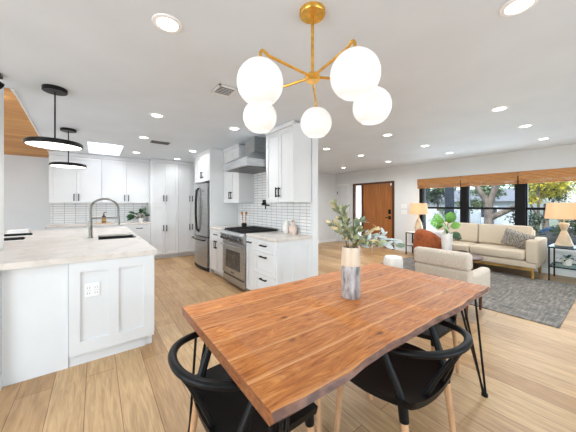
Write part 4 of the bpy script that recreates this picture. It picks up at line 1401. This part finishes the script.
# vase and branches
VX, VY = 1.320, 1.076
t = thing('vase', 'tall vase, cream above and grey marble below, on the dining table', 'vase', (VX, VY, 0.7505))
mb = MB(); mb.lathe([(0, 0), (0.056, 0), (0.060, 0.006), (0.061, 0.205), (0.0, 0.205)], seg=40); mb.build('marble_base', M['marble'], t, True)
mb = MB(); mb.lathe([(0.061, 0.2055), (0.060, 0.25), (0.056, 0.30), (0.053, 0.322), (0.049, 0.322), (0.051, 0.30), (0.055, 0.25), (0.055, 0.21), (0, 0.21)], seg=40)
mb.build('ceramic_neck', M['cream_cer'], t, True)
t = thing('eucalyptus_branches', 'bunch of olive and silvery eucalyptus branches standing in the vase', 'branches', (VX, VY, 0.953))
RT = Vector((0.803, -0.596, 0)); FW = Vector((0.596, 0.803, 0)); UP = Vector((0, 0, 1))
# tip offset (right, away, up) seen from the mouth of the vase; leaf materials; number of leaves; leaf length
BR = [((-0.11, 0.03, 0.27), ['euc_g', 'euc_d', 'euc_c'], 30, 0.055), ((-0.06, -0.04, 0.25), ['euc_g', 'euc_g', 'euc_d'], 30, 0.055), ((-0.135, -0.02, 0.15), ['euc_g', 'euc_d', 'euc_c'], 26, 0.055),
      ((-0.03, 0.06, 0.20), ['euc_d', 'euc_g', 'euc_d'], 24, 0.05), ((0.06, -0.05, 0.17), ['euc_d', 'euc_g', 'euc_b'], 26, 0.055), ((0.085, 0.05, 0.12), ['euc_d', 'euc_g', 'euc_g'], 24, 0.055),
      ((0.02, -0.06, 0.12), ['euc_g', 'euc_d', 'euc_g'], 22, 0.055), ((0.17, -0.05, 0.03), ['euc_g', 'euc_c', 'euc_g'], 20, 0.06), ((0.20, 0.02, 0.115), ['euc_c', 'euc_c', 'euc_b'], 14, 0.05),
      ((0.30, -0.01, 0.005), ['euc_b', 'euc_b', 'euc_d'], 28, 0.07), ((0.25, 0.05, 0.07), ['euc_b', 'euc_c', 'euc_b'], 26, 0.055), ((0.33, 0.06, 0.03), ['euc_b', 'euc_b', 'euc_b'], 18, 0.065)]
for (rx, ry, rz), ms, nl, LL in BR:
    mb = MB(t)
    mouth = Vector((VX, VY, 1.073))
    tip = mouth + RT * rx + FW * ry + UP * rz
    side = (RT * rx + FW * ry)
    sd = side.normalized() if side.length > 0.01 else Vector((0, 1, 0))
    base = Vector((VX, VY, 0.956)) - sd * 0.02
    m0 = mouth + sd * 0.025
    c1 = mouth + side * 0.35 + UP * (max(rz, 0.06) * 0.75 + 0.02)
    pts = [base, m0]
    for k in range(1, 9):
        s = k / 8
        pts.append(m0 * (1 - s) ** 2 + c1 * 2 * s * (1 - s) + tip * s * s)
    mb.tube(pts, [0.003] * 2 + [0.0026 - 0.0002 * k for k in range(8)], 6)
    st = mb.build('stem', M['stem'], t, True)
    mb = MB(t)
    for k in range(int(nl * 1.1)):
        s = 0.12 + 0.88 * (k + random.random() * 0.7) / (nl * 1.1)
        s = min(s, 1.0)
        p = m0 * (1 - s) ** 2 + c1 * 2 * s * (1 - s) + tip * s * s
        dd = (tip * 2 * s + c1 * 2 * (1 - 2 * s) - m0 * 2 * (1 - s)).normalized()
        rv = Vector((random.uniform(-1, 1), random.uniform(-1, 1), random.uniform(-0.5, 0.9)))
        d = (dd * 0.7 + rv * 0.9).normalized()
        L = LL * random.uniform(0.6, 1.05)
        mb.mi = random.choice([0, 0, 1, 1, 2])
        upv = Vector((random.uniform(-1, 1), random.uniform(-1, 1), random.uniform(-0.3, 1)))
        mb.leaf(p, d, upv, L, L * random.uniform(0.4, 0.52), random.uniform(0, 0.3))
    mb.build('foliage', [M[q] for q in ms], st)

# ------------------------------------------------------------------ living room
mb = MB(); mb.box(4.03, 6.40, 0.458, 3.35, 0.0005, 0.013, 0.003); tag(mb.build('area_rug', M['rug'], origin=(5.2, 1.9, 0.0005)), 'distressed grey rug under the sofa and chairs', 'rug')

# sofa: back along the window wall
SY0, SY1 = 0.95, 2.99
t = thing('sofa', 'long cream sofa with a gilded base under the windows', 'sofa', (6.6, (SY0 + SY1) / 2, 0.0135))
mb = MB(t); mb.box(6.22, 6.98, SY0 + 0.07, SY1 - 0.07, 0.155, 0.215, 0.008); mb.build('base_frame', M['gold'], t)
for xx in (6.27, 6.90):
    for yy, s in ((SY0 + 0.10, 1), (SY1 - 0.10, -1)):
        mb = MB(t); mb.tube([(xx, yy - s * 0.01, 0.014 if xx < 6.4 else 0.014), (xx, yy, 0.156)], [0.018, 0.034], 4); mb.build('leg', M['gold'], t)
mb = MB(t); mb.box(6.16, 6.99, SY0 + 0.02, SY1 - 0.02, 0.216, 0.335, 0.02, 3); mb.build('seat_deck', M['sofa'], t, True)
ym = 1.97
for a, b in ((SY0 + 0.17, ym - 0.003), (ym + 0.003, SY1 - 0.17)):
    mb = MB(t); mb.box(6.13, 6.80, a, b, 0.336, 0.51, 0.045, 4); mb.build('seat_cushion', M['sofa'], t, True)
    mb = MB(t)
    mb.obox((6.745, (a + b) / 2, 0.715), (0.19, b - a, 0.42), (0, R(9), 0), 0.05, 4)
    mb.build('back_cushion', M['sofa'], t, True)
mb = MB(t); mb.box(6.86, 7.02, SY0 + 0.168, SY1 - 0.168, 0.336, 0.84, 0.03, 3); mb.build('back', M['sofa'], t, True)
for a, b in ((SY0, SY0 + 0.165), (SY1 - 0.165, SY1)):
    mb = MB(t); mb.box(6.14, 7.0, a, b, 0.30, 0.715, 0.035, 4); mb.build('arm', M['sofa'], t, True)


def cushion(name, label, loc, rot, w_, h_, d_, m, group=None):
    mb = MB()
    n = 12
    rows = {}
    for sgn in (1, -1):
        for j in range(n + 1):
            for i in range(n + 1):
                u = -1 + 2 * i / n; v = -1 + 2 * j / n
                q = (1 - u ** 4) * (1 - v ** 4)
                th = d_ / 2 * (q ** 0.5)
                pin = 1 - 0.06 * (1 - abs(u)) * abs(v) ** 3
                x = u * w_ / 2 * (1 - 0.05 * (1 - v * v) * abs(u) ** 3 * 0 + 0) * pin
                z = v * h_ / 2 * (1 - 0.06 * (1 - abs(u)))
                rows[(sgn, i, j)] = mb.bm.verts.new((x, sgn * th, z + h_ / 2))
    for sgn in (1, -1):
        for j in range(n):
            for i in range(n):
                mb.bm.faces.new([rows[(sgn, i, j)], rows[(sgn, i + 1, j)], rows[(sgn, i + 1, j + 1)], rows[(sgn, i, j + 1)]])
    bmesh.ops.remove_doubles(mb.bm, verts=mb.bm.verts[:], dist=1e-5)
    o = mb.build(name, m, None, True, angle=80)
    o.location = loc
    o.rotation_euler = rot
    return tag(o, label, 'cushion', group)


cushion('throw_pillow', 'grey patterned pillow leaning in the right corner of the sofa', (6.44, 1.33, 0.53), (R(-22), R(-18), R(98)), 0.42, 0.35, 0.13, M['pillow'])

# rust barrel chair, facing the camera's right
t = thing('barrel_chair', 'rust velvet barrel chair between the lamp table and the coffee table', 'armchair', (5.76, 2.52, 0.0135), R(72))
mb = MB()
ar_o, ar_i = [], []
for k in range(25):
    a = R(-15) + R(210) * k / 24
    ar_o.append((0.37 * math.cos(a), 0.36 * math.sin(a), a))
no_ = len(ar_o)
rows = []
for x, y, a in ar_o:
    hh = 0.52 + 0.30 * max(0.0, math.sin(a)) ** 0.7
    rows.append([mb.bm.verts.new(p) for p in ((x * 0.95, y * 0.95, 0.10), (x * 1.0, y * 1.0, 0.32), (x * 0.985, y * 0.985, hh - 0.20), (x * 0.95, y * 0.95, hh - 0.09), (x * 0.885, y * 0.885, hh - 0.022),
                                              (x * 0.80, y * 0.80, hh), (x * 0.72, y * 0.72, hh - 0.04), (x * 0.69, y * 0.69, hh - 0.12), (x * 0.69, y * 0.69, 0.10))])
for a, b in zip(rows, rows[1:]):
    for k in range(9):
        mb.bm.faces.new([a[k], a[(k + 1) % 9], b[(k + 1) % 9], b[k]])
mb.bm.faces.new(rows[0]); mb.bm.faces.new(rows[-1][::-1])
mb.build('shell', M['rust'], t, True, angle=75)
mb = MB(); mb.lathe([(0, 0.10), (0.23, 0.10), (0.245, 0.13), (0.247, 0.38), (0.23, 0.42), (0.18, 0.43), (0, 0.435)], (0, -0.0, 0), 32, 0.96); mb.build('seat', M['rust'], t, True)
mb = MB(); mb.lathe([(0, 0), (0.24, 0), (0.24, 0.10), (0, 0.10)], (0, 0, 0), 32); mb.build('plinth', M['framewood'], t)
cushion('throw_pillow', 'plain light grey pillow standing in the rust barrel chair', (5.88, 2.44, 0.455), (R(-10), 0, R(-25)), 0.36, 0.34, 0.11, M['grey_fab'])

# accent chair with its back to the dining table
t = thing('accent_chair', 'beige boucle armchair with its back to the dining table', 'armchair', (3.62, 1.35, 0))
cy0, cy1 = 1.06, 1.66
mb = MB(t); mb.obox((3.355, 1.365, 0.70), (0.13, 0.63, 0.20), (0, R(-7), 0), 0.045, 4); mb.build('back_cushion', M['boucle'], t, True)
mb = MB(t); mb.obox((3.382, 1.365, 0.46), (0.13, 0.615, 0.29), (0, R(-7), 0), 0.03, 4); mb.build('back', M['boucle'], t, True)
mb = MB(t); mb.box(3.40, 4.00, cy0 + 0.06, cy1 - 0.06, 0.22, 0.33, 0.02, 3); mb.build('seat_frame', M['boucle'], t, True)
mb = MB(t); mb.box(3.45, 4.04, cy0 + 0.10, cy1 - 0.10, 0.331, 0.47, 0.045, 4); mb.build('seat_cushion', M['boucle'], t, True)
for a, b in ((cy0 - 0.02, cy0 + 0.095), (cy1 - 0.095, cy1 + 0.02)):
    mb = MB(t); mb.box(3.42, 3.99, a, b, 0.24, 0.555, 0.045, 4); mb.build('arm', M['boucle'], t, True)
for xx in (3.47, 3.94):
    for yy in (cy0 + 0.08, cy1 - 0.08):
        mb = MB(t); mb.tube([(xx, yy, 0.0), (xx, yy, 0.225)], [0.014, 0.022], 10); mb.build('leg', M['framewood'], t, True)

# pouf
t = thing('pouf', 'small white boucle pouf seen past the dining table and vase', 'pouf', (4.22, 2.50, 0.0135))
mb = MB(); mb.lathe([(0, 0.03), (0.14, 0.03), (0.155, 0.06), (0.162, 0.2), (0.16, 0.36), (0.14, 0.41), (0.08, 0.425), (0, 0.43)], seg=32); mb.build('cushion', M['white_cer'], t, True)
mb = MB(); mb.lathe([(0, 0), (0.13, 0), (0.13, 0.03), (0, 0.03)], seg=32); mb.build('plinth', M['framewood'], t)

# coffee table
t = thing('coffee_table', 'round wooden coffee table behind the beige armchair', 'coffee table', (5.27, 1.90, 0.0135))
mb = MB(); mb.lathe([(0, 0.38), (0.38, 0.38), (0.40, 0.39), (0.40, 0.41), (0.39, 0.415), (0, 0.415)], seg=48); mb.build('top', M['framewood'], t, True)
for k in range(3):
    a = 2 * PI * k / 3 + 0.5
    mb = MB(); mb.tube([(0.30 * math.cos(a), 0.30 * math.sin(a), 0), (0.2 * math.cos(a), 0.2 * math.sin(a), 0.38)], [0.016, 0.024], 10); mb.build('leg', M['framewood'], t, True)
PX, PY = 5.36, 2.08
PZ = 0.429
t = thing('planter', 'tapered white planter on the coffee table', 'planter', (PX, PY, PZ))
mb = MB(); mb.lathe([(0, 0), (0.075, 0), (0.08, 0.01), (0.10, 0.37), (0.09, 0.37), (0.086, 0.33), (0, 0.33)], seg=36); mb.build('pot', M['white_cer'], t, True)
mb = MB(); mb.lathe([(0, 0.345), (0.0865, 0.345), (0.086, 0.332), (0, 0.332)], seg=36); mb.build('soil', M['soil'], t)


def monstera_leaf(mb, base, d, nrm, L):
    """broad leaf with notches between lobes"""
    d = Vector(d).normalized(); s = d.cross(Vector(nrm)).normalized(); nn = s.cross(d).normalized()
    b = Vector(base)
    nl = 5
    cen = [b + d * L * q / nl - nn * 0.18 * L * (q / nl) ** 2 for q in range(nl + 1)]
    for sg in (-1, 1):
        for q in range(nl):
            w0 = L * 0.50 * math.sin(PI * (0.18 + 0.74 * q / nl)); w1 = L * 0.50 * math.sin(PI * (0.18 + 0.74 * (q + 0.78) / nl))
            a0, a1 = cen[q], cen[q] + (cen[q + 1] - cen[q]) * 0.95
            o0 = a0 + s * sg * w0 + d * 0.10 * L - nn * 0.12 * L; o1 = a0 + (cen[q + 1] - a0) * 0.72 + s * sg * w1 + d * 0.13 * L - nn * 0.12 * L
            i0 = a0 + s * sg * w0 * 0.45 + d * 0.04 * L; i1 = a1 + s * sg * w1 * 0.45 + d * 0.04 * L
            vs = [mb.bm.verts.new(p) for p in (a0, i0, i1, a1)]
            mb.bm.faces.new(vs)
            vs2 = [vs[1], mb.bm.verts.new(o0), mb.bm.verts.new(o1), vs[2]]
            mb.bm.faces.new(vs2)


t = thing('monstera_plant', 'bright green monstera growing in the white planter', 'plant', (PX, PY, PZ + 0.345))
for rx, up, fy, L in ((-0.20, 0.13, -0.05, 0.24), (-0.12, 0.19, 0.0, 0.19), (0.03, 0.17, -0.04, 0.20), (0.10, 0.10, -0.08, 0.15), (-0.10, 0.08, -0.14, 0.20), (0.15, -0.06, -0.05, 0.17), (0.10, -0.03, -0.08, 0.15)):
    p0 = Vector((PX, PY, PZ + 0.346)); p1 = p0 + RT * rx * 0.45 + FW * fy * 0.5 + UP * (up + 0.05)
    mid_ = (p0 + p1) / 2 + UP * 0.06
    mb = MB(t); mb.tube([p0, mid_, p1], 0.006, 8); st = mb.build('stem', M['leaf'], t, True)
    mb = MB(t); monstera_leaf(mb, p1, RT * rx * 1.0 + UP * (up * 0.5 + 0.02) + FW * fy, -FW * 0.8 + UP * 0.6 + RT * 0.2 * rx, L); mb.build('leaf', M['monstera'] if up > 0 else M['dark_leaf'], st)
t = thing('wooden_bowl', 'small dark wooden bowl beside the planter on the coffee table', 'bowl', (5.38, 1.83, PZ))
mb = MB(); mb.lathe([(0, 0), (0.04, 0), (0.075, 0.035), (0.085, 0.065), (0.078, 0.065), (0.068, 0.04), (0, 0.015)], seg=28); mb.build('body', M['framewood'], t, True)


# side tables with their lamps
def side_table(name, label, loc, lx, ly, h, shelf, glass_top, cat='side table'):
    t = thing(name, label, cat, loc, 0, 'black framed side tables')
    a, b = lx / 2, ly / 2
    r = 0.011
    for sx in (-1, 1):
        for sy in (-1, 1):
            mb = MB(); mb.box(sx * a - r, sx * a + r, sy * b - r, sy * b + r, 0, h - 0.012); mb.build('leg', M['black'], t)
    for z, nm in ((h - 0.034, 'top_frame'), (shelf, 'shelf_frame')):
        mb = MB()
        for sx in (-1, 1):
            mb.box(sx * a - r, sx * a + r, -b + r, b - r, z, z + 0.02); mb.box(-a + r, a - r, sx * b - r, sx * b + r, z, z + 0.02)
        mb.build(nm, M['black'], t)
    mb = MB(); mb.box(-a - r, a + r, -b - r, b + r, h - 0.0115, h, 0.002); mb.build('top', M['clear'] if glass_top else M['white_cer'], t)
    mb = MB(); mb.box(-a + r, a - r, -b + r, b - r, shelf + 0.0205, shelf + 0.030); mb.build('shelf', M['clear'] if glass_top else M['white_cer'], t)
    return t


side_table('side_table', 'black metal side table by the sofa at the right edge', (6.66, 0.62, 0), 0.52, 0.46, 0.617, 0.25, True)
side_table('side_table', 'black metal side table in the corner behind the rust chair', (6.88, 3.42, 0), 0.34, 0.36, 0.61, 0.24, False)


def table_lamp(label, loc, facets, base_h, bw, sh_r0, sh_r1, sh_h, sh_z, sq, energy):
    t = thing('table_lamp', label, 'lamp', loc, 0, 'table lamps by the windows')
    mb = MB()
    mb.lathe([(0, 0), (bw * 0.96, 0), (bw, 0.01), (bw * 0.30, base_h * 0.66), (bw * 0.58, base_h * 0.95), (bw * 0.5, base_h), (0, base_h)] if facets < 10 else
             [(0, 0), (bw * 0.8, 0), (bw * 0.85, 0.02), (bw, base_h * 0.35), (bw * 0.7, base_h * 0.7), (bw * 0.3, base_h * 0.95), (bw * 0.2, base_h), (0, base_h)], seg=facets)
    mb.build('base', M['lampbase'], t, facets > 10)
    mb = MB(); mb.tube([(0, 0, base_h), (0, 0, sh_z + sh_h * 0.55)], 0.008, 10); mb.build('stem', M['brass'], t, True)
    mb = MB(); mb.lathe([(0, 0.0), (0.02, 0.01), (0.035, 0.05), (0.03, 0.085), (0.0, 0.10)], (0, 0, sh_z + sh_h * 0.3), 16)
    mb.build('bulb', M['lens'], t, True)
    mb = MB(); mb.lathe([(sh_r0, sh_z), (sh_r1, sh_z + sh_h), (sh_r1 - 0.006, sh_z + sh_h), (sh_r0 - 0.006, sh_z), (sh_r0, sh_z)], seg=40, sq=sq); mb.build('lamp_shade', M['shade'], t, True, angle=60)
    lamp('lamp_glow', 'POINT', energy, (loc[0], loc[1], loc[2] + sh_z + sh_h * 0.45), (0, 0, 0), (1.0, 0.66, 0.36), shadow_soft_size=0.05)
    return t


table_lamp('table lamp with faceted stone base and tapered shade at the right edge', (6.68, 0.70, 0.6175), 6, 0.40, 0.13, 0.275, 0.245, 0.285, 0.475, 0.9, 3.4)
table_lamp('table lamp with white curved base and drum shade left of the windows', (6.86, 3.34, 0.6105), 24, 0.38, 0.10, 0.225, 0.195, 0.29, 0.48, 1.0, 3.2)
# lower tiny objects
t = thing('potted_plant', 'small leafy plant in a white pot on the lower glass shelf', 'plant', (6.64, 0.66, 0.2805))
mb = MB(); mb.lathe([(0, 0), (0.055, 0), (0.07, 0.12), (0.064, 0.12), (0.06, 0.10), (0, 0.10)], seg=24); mb.build('pot', M['white_cer'], t, True)
mb = MB()
for k in range(60):
    a = random.uniform(0, 2 * PI); el = random.uniform(0.1, 1.3)
    d = Vector((math.cos(a) * math.cos(el), math.sin(a) * math.cos(el), math.sin(el) * 0.8))
    mb.leaf(Vector((0, 0, 0.10)) + d * random.uniform(0.02, 0.10), d + Vector((0, 0, -0.2)), (0, 0, 1), 0.06, 0.028, 0.4)
mb.build('foliage', M['dark_leaf'], t)
t = thing('potted_plant', 'little green plant on the lower shelf of the corner side table', 'plant', (6.86, 3.36, 0.2705))
mb = MB(); mb.lathe([(0, 0), (0.05, 0), (0.06, 0.10), (0.054, 0.10), (0.05, 0.085), (0, 0.085)], seg=20); mb.build('pot', M['lampbase'], t, True)
mb = MB()
for k in range(40):
    a = random.uniform(0, 2 * PI); el = random.uniform(0.2, 1.3)
    d = Vector((math.cos(a) * math.cos(el), math.sin(a) * math.cos(el), math.sin(el)))
    mb.leaf(Vector((0, 0, 0.085)) + d * random.uniform(0.02, 0.06), d, (0, 0, 1), 0.06, 0.028, 0.4)
mb.build('foliage', M['leaf'], t)

# wall switches right of the entry door
for zz, lab in ((1.30, 'upper white switch plate right of the entry door'), (1.12, 'lower white switch plate right of the entry door')):
    t = thing('switch_plate', lab, 'switch', (XW, 3.87, zz), 0, 'white switch plates')
    mb = MB(); mb.box(-0.006, 0, -0.085, 0.085, -0.058, 0.058, 0.002); mb.build('plate', M['plastic_w'], t)
    for q in (-0.05, 0, 0.05):
        mb = MB(); mb.box(-0.010, -0.006, q - 0.016, q + 0.016, -0.033, 0.033, 0.002); mb.build('rocker', M['trim'], t)

# woven blinds
for k, (y0, y1, lab) in enumerate(((2.44, 3.46, 'woven bamboo blind rolled up over the left window'), (1.395, 2.425, 'woven bamboo blind rolled up over the middle window'), (0.34, 1.38, 'woven bamboo blind rolled up over the right window'))):
    t = thing('woven_blind', lab, 'blind', (XW - 0.05, (y0 + y1) / 2, 1.80), 0, 'woven window blinds')
    mb = MB(t); mb.box(XW - 0.055, XW - 0.001, y0, y1, 1.995, 2.03, 0.003); mb.build('headrail', M['blind'], t)
    mb = MB(t)
    mb.box(XW - 0.065, XW - 0.055, y0, y1, 1.86, 2.03, 0.002)
    mb.build('valance', M['blind'], t)
    mb = MB(t)
    for q in range(4):
        mb.box(XW - 0.078 + 0.004 * q, XW - 0.034 + 0.004 * q, y0 + 0.005, y1 - 0.005, 1.79 + q * 0.022, 1.808 + q * 0.022, 0.006)
    mb.build('stacked_folds', M['blind'], t)
    mb = MB(t); mb.box(XW - 0.075, XW - 0.045, y0 + 0.004, y1 - 0.004, 1.775, 1.789, 0.003); mb.build('bottom_rail', M['spoonwood'], t)

# ------------------------------------------------------------------ outside
M['grass'] = mat('garden_ground', (120, 124, 98), 0.9, var=0.3, scale=3)
M['paving'] = mat('pale_paving', (160, 160, 160), 0.8, var=0.08, scale=2)
M['trunk'] = mat('pale_bark', (108, 95, 84), 0.85, var=0.35, scale=6, stretch=(1, 1, 0.4), bump=0.4)
M['fol1'] = mat('foliage_blue_green', (70, 102, 90), 0.7, var=0.4, scale=3)
M['fol2'] = mat('foliage_dark', (44, 64, 34), 0.7, var=0.45, scale=3)
M['fol3'] = mat('foliage_yellow', (188, 174, 34), 0.7, var=0.35, scale=3)
M['fol4'] = mat('foliage_pale', (112, 130, 88), 0.7, var=0.35, scale=3)
M['porch'] = mat('porch_paint', (36, 44, 56), 0.6, var=0.15, scale=4)
M['stucco'] = mat('white_stucco', (196, 200, 206), 0.85, var=0.06, scale=6)
M['roof'] = mat('roof_shingle', (120, 122, 128), 0.85, var=0.25, scale=12)
M['car'] = mat('car_blue', (44, 74, 110), 0.2, 0.3, var=0.05, scale=3, coat=1.0)
M['tire'] = mat('tire_rubber', (24, 24, 25), 0.8, var=0.1, scale=20)
GZ = -0.80
mb = MB(); mb.box(XW + 0.3, 70, -40, 44, GZ - 0.1, GZ); struct(mb.build('ground', M['grass']))
mb = MB(); mb.box(XW + 0.2, 9.6, -3, 9, GZ + 0.001, -0.10); struct(mb.build('porch_floor', M['paving']))
mb = MB(); mb.box(10.6, 14.0, -30, 34, GZ + 0.001, GZ + 0.015); struct(mb.build('driveway', M['paving']))


def foliage(mb, c, rad, n, L, squash=0.8, seed=0):
    rn = random.Random(seed)
    c = Vector(c)
    clumps = []
    for k in range(max(8, n // 60)):
        v = Vector((rn.gauss(0, 1), rn.gauss(0, 1), rn.gauss(0, 1))).normalized() * rn.random() ** 0.4
        clumps.append(c + Vector((v.x * rad, v.y * rad, v.z * rad * squash)))
    for k in range(n):
        b = rn.choice(clumps)
        p = b + Vector((rn.gauss(0, 1), rn.gauss(0, 1), rn.gauss(0, 0.8))) * rad * 0.17
        d = Vector((rn.uniform(-1, 1), rn.uniform(-1, 1), rn.uniform(-0.8, 0.5)))
        if d.length < 0.1: d = Vector((1, 0, 0))
        mb.leaf(p, d, (rn.uniform(-1, 1), rn.uniform(-1, 1), 1.2), L * rn.uniform(0.7, 1.3), L * 0.5, 0.2, 2)


def tree(label, base, limbs, crowns, m, nleaf, L, seed, group='garden trees'):
    t = thing('tree', label, 'tree', base, 0, group)
    mb = MB(t)
    for pts, rs in limbs:
        mb.tube(pts, rs, 10)
    mb.build('trunk', M['trunk'], t, True)
    mb = MB(t)
    for k, (c, r) in enumerate(crowns):
        foliage(mb, c, r, nleaf, L, 0.75, seed + k)
    mb.build('foliage', m, t)
    return t


# the forked pale tree in the middle window
B = Vector((15.2, 4.05, GZ))
tree('pale forked tree trunk in the garden beyond the middle window', B,
     [([B, B + Vector((0, 0, 1.2)), B + Vector((0.02, 0.02, 2.25))], [0.24, 0.19, 0.17]),
      ([B + Vector((0.02, 0.02, 2.15)), B + Vector((-0.02, 0.36, 2.8)), B + Vector((-0.05, 0.75, 3.7)), B + Vector((-0.1, 0.9, 4.9))], [0.14, 0.115, 0.095, 0.07]),
      ([B + Vector((0.02, 0.0, 2.15)), B + Vector((0.05, -0.18, 2.8)), B + Vector((0, -0.36, 3.7)), B + Vector((0, -0.42, 4.9))], [0.14, 0.13, 0.11, 0.08]),
      ([B + Vector((0.0, -0.05, 1.5)), B + Vector((0.0, -0.66, 1.85)), B + Vector((0, -1.3, 2.25)), B + Vector((0, -2.0, 2.7)), B + Vector((0, -2.6, 3.8))], [0.15, 0.12, 0.1, 0.07, 0.04]),
      ([B + Vector((0.0, -1.3, 2.2)), B + Vector((0.1, -1.0, 2.9)), B + Vector((0.1, -1.3, 3.8))], [0.06, 0.04, 0.025])],
     [(B + Vector((1.2, 1.9, 3.6)), 1.1), (B + Vector((1.6, -0.7, 3.9)), 0.8), (B + Vector((0.8, 0.3, 5.2)), 1.5), (B + Vector((1.0, -1.1, 3.2)), 0.55), (B + Vector((1.6, 1.2, 2.2)), 0.6)], M['fol4'], 600, 0.17, 11)
B = Vector((14.6, 7.45, GZ))
tree('blue-green tree beyond the left window', B, [([B, B + Vector((0, 0, 2.0)), B + Vector((0.1, 0.1, 3.8))], [0.2, 0.15, 0.06])],
     [(B + Vector((0, 0.1, 3.0)), 0.85), (B + Vector((0, 0.6, 2.6)), 0.7), (B + Vector((0.2, -0.5, 3.6)), 0.6)], M['fol1'], 900, 0.14, 31)
B = Vector((14.6, 2.25, GZ))
tree('yellow-leaved tree beyond the right window', B, [([B, B + Vector((0, 0, 1.6)), B + Vector((0.1, 0.0, 3.2))], [0.07, 0.05, 0.03]), ([B + Vector((0, 0, 1.6)), B + Vector((0, 0.5, 2.8))], [0.04, 0.02])],
     [(B + Vector((0, 0.15, 2.75)), 0.7), (B + Vector((0.1, -0.5, 2.9)), 0.65)], M['fol3'], 620, 0.12, 51)
for x, y, z, r, m, sd, lab in ((10.1, 1.80, 0.80, 0.42, 'fol2', 3, 'dark green shrub below the yellow tree'), (10.1, 0.80, 0.80, 0.40, 'fol2', 5, 'dark green shrub behind the lamp at the right edge'),
                               (17.4, 7.0, 0.5, 0.7, 'fol4', 7, 'grey-green shrub left of the forked tree'), (10.3, -0.45, 0.8, 0.5, 'fol1', 9, 'blue-green shrub at the far right of the garden')):
    t = thing('bush', lab, 'bush', (x, y, GZ), 0, 'garden bushes')
    mb = MB(t); mb.tube([(x, y, GZ), (x, y, z)], 0.04, 8); mb.build('stem', M['trunk'], t)
    mb = MB(t); foliage(mb, (x, y, z), r, 1100, 0.09, 1.1, sd); mb.build('foliage', M[m], t)
for k, (x, y, z, r, m) in enumerate(((22, 13.6, 2.6, 1.5, 'fol1'), (22.5, 9.4, 2.3, 1.25, 'fol2'), (22, 6.0, 2.7, 1.1, 'fol4'), (21.5, 3.0, 2.2, 0.95, 'fol2'), (21.0, 0.2, 2.6, 1.0, 'fol1'))):
    labs = ['blue-green street tree beyond the left window', 'dark street tree left of the forked trunk', 'pale street tree right of the forked trunk', 'dark street tree beyond the right window', 'blue-green street tree at the far right']
    B = Vector((x, y, GZ))
    t = thing('tree', labs[k], 'tree', B, 0, 'street trees')
    mb = MB(t); mb.tube([B, B + Vector((0, 0, z))], [0.2, 0.08], 8); mb.build('trunk', M['trunk'], t, True)
    mb = MB(t); foliage(mb, (x, y, z), r, 1600, 0.2, 0.8, 100 + k); mb.build('foliage', M[m], t)
# porch post beyond the left window
mb = MB(); mb.box(8.95, 9.13, 3.33, 3.53, -0.099, 2.9, 0.006); struct(mb.build('porch_post', M['porch']))
mb = MB(); mb.box(8.9, 9.2, -3, 9, 2.9, 3.1); struct(mb.build('porch_beam', M['porch']))
# low wall and the house opposite
mb = MB(); mb.box(18.9, 19.1, 5.5, 16, GZ, 0.9); tag(mb.build('garden_wall', M['stucco'], origin=(19, 10, GZ)), 'low white garden wall across the street', 'wall')
t = thing('house', 'white single-storey house across the street', 'house', (27, 10.0, GZ))
mb = MB(t); mb.box(25.5, 29, 5.0, 17.0, GZ, 1.6); mb.build('walls', M['stucco'], t)
mb = MB(t); mb.poly([(25.1, 4.6, 1.6), (29.4, 4.6, 1.6), (29.4, 17.4, 1.6), (25.1, 17.4, 1.6), (27.2, 4.6, 2.7), (27.2, 17.4, 2.7)], [(0, 1, 2, 3), (0, 3, 5, 4), (1, 4, 5, 2), (0, 4, 1), (3, 2, 5)]); mb.build('roof', M['roof'], t)
for yy in (6.2, 9.6, 13.5):
    mb = MB(t); mb.box(25.46, 25.5, yy, yy + 1.2, 0.2, 1.2); wf_ = mb.build('window', M['trim'], t)
    mb = MB(t); mb.box(25.45, 25.46, yy + 0.08, yy + 1.12, 0.28, 1.12); mb.build('pane', M['porch'], wf_)
# parked car
t = thing('car', 'dark blue car parked outside the right window', 'car', (12.2, 0.95, GZ + 0.0155), R(90))
prof = [(-2.1, 0.35), (-2.15, 0.6), (-1.95, 0.82), (-1.35, 0.9), (-0.75, 1.36), (0.65, 1.40), (1.35, 0.95), (2.0, 0.82), (2.15, 0.6), (2.1, 0.32)]
mb = MB()
nn = len(prof)
rw = []
for yy, sc in ((-0.85, 0.94), (-0.78, 1.0), (0.78, 1.0), (0.85, 0.94)):
    rw.append([mb.bm.verts.new((x, yy * (1.0 if z < 0.95 else 0.82), z if sc == 1.0 else 0.3 + (z - 0.3) * 0.97)) for x, z in prof])
for a, b in zip(rw, rw[1:]):
    for k in range(nn):
        mb.bm.faces.new([a[k], a[(k + 1) % nn], b[(k + 1) % nn], b[k]])
mb.bm.faces.new(rw[0][::-1]); mb.bm.faces.new(rw[-1])
mb.build('body', M['car'], t, True, angle=35)
for sy in (-1, 1):
    mb = MB(); mb.poly([(-1.15, sy * 0.80, 0.96), (-0.7, sy * 0.705, 1.28), (0.6, sy * 0.705, 1.31), (1.1, sy * 0.80, 0.98), (-1.15, sy * 0.815, 0.96), (-0.7, sy * 0.72, 1.28), (0.6, sy * 0.72, 1.31), (1.1, sy * 0.815, 0.98)],
                       [(0, 1, 2, 3), (4, 5, 6, 7), (0, 1, 5, 4), (1, 2, 6, 5), (2, 3, 7, 6), (3, 0, 4, 7)]); mb.build('side_window', M['oven_glass'], t)
for x in (-1.3, 1.3):
    for yy in (-0.86, 0.70):
        mb = MB(); mb.tube([(x, yy, 0.32), (x, yy + 0.16, 0.32)], 0.32, 24); wl_ = mb.build('wheel', M['tire'], t, True)
        mb = MB(); mb.tube([(x, yy - 0.004, 0.32), (x, yy + 0.164, 0.32)], 0.19, 20); mb.build('hubcap', M['steel'], wl_, True)
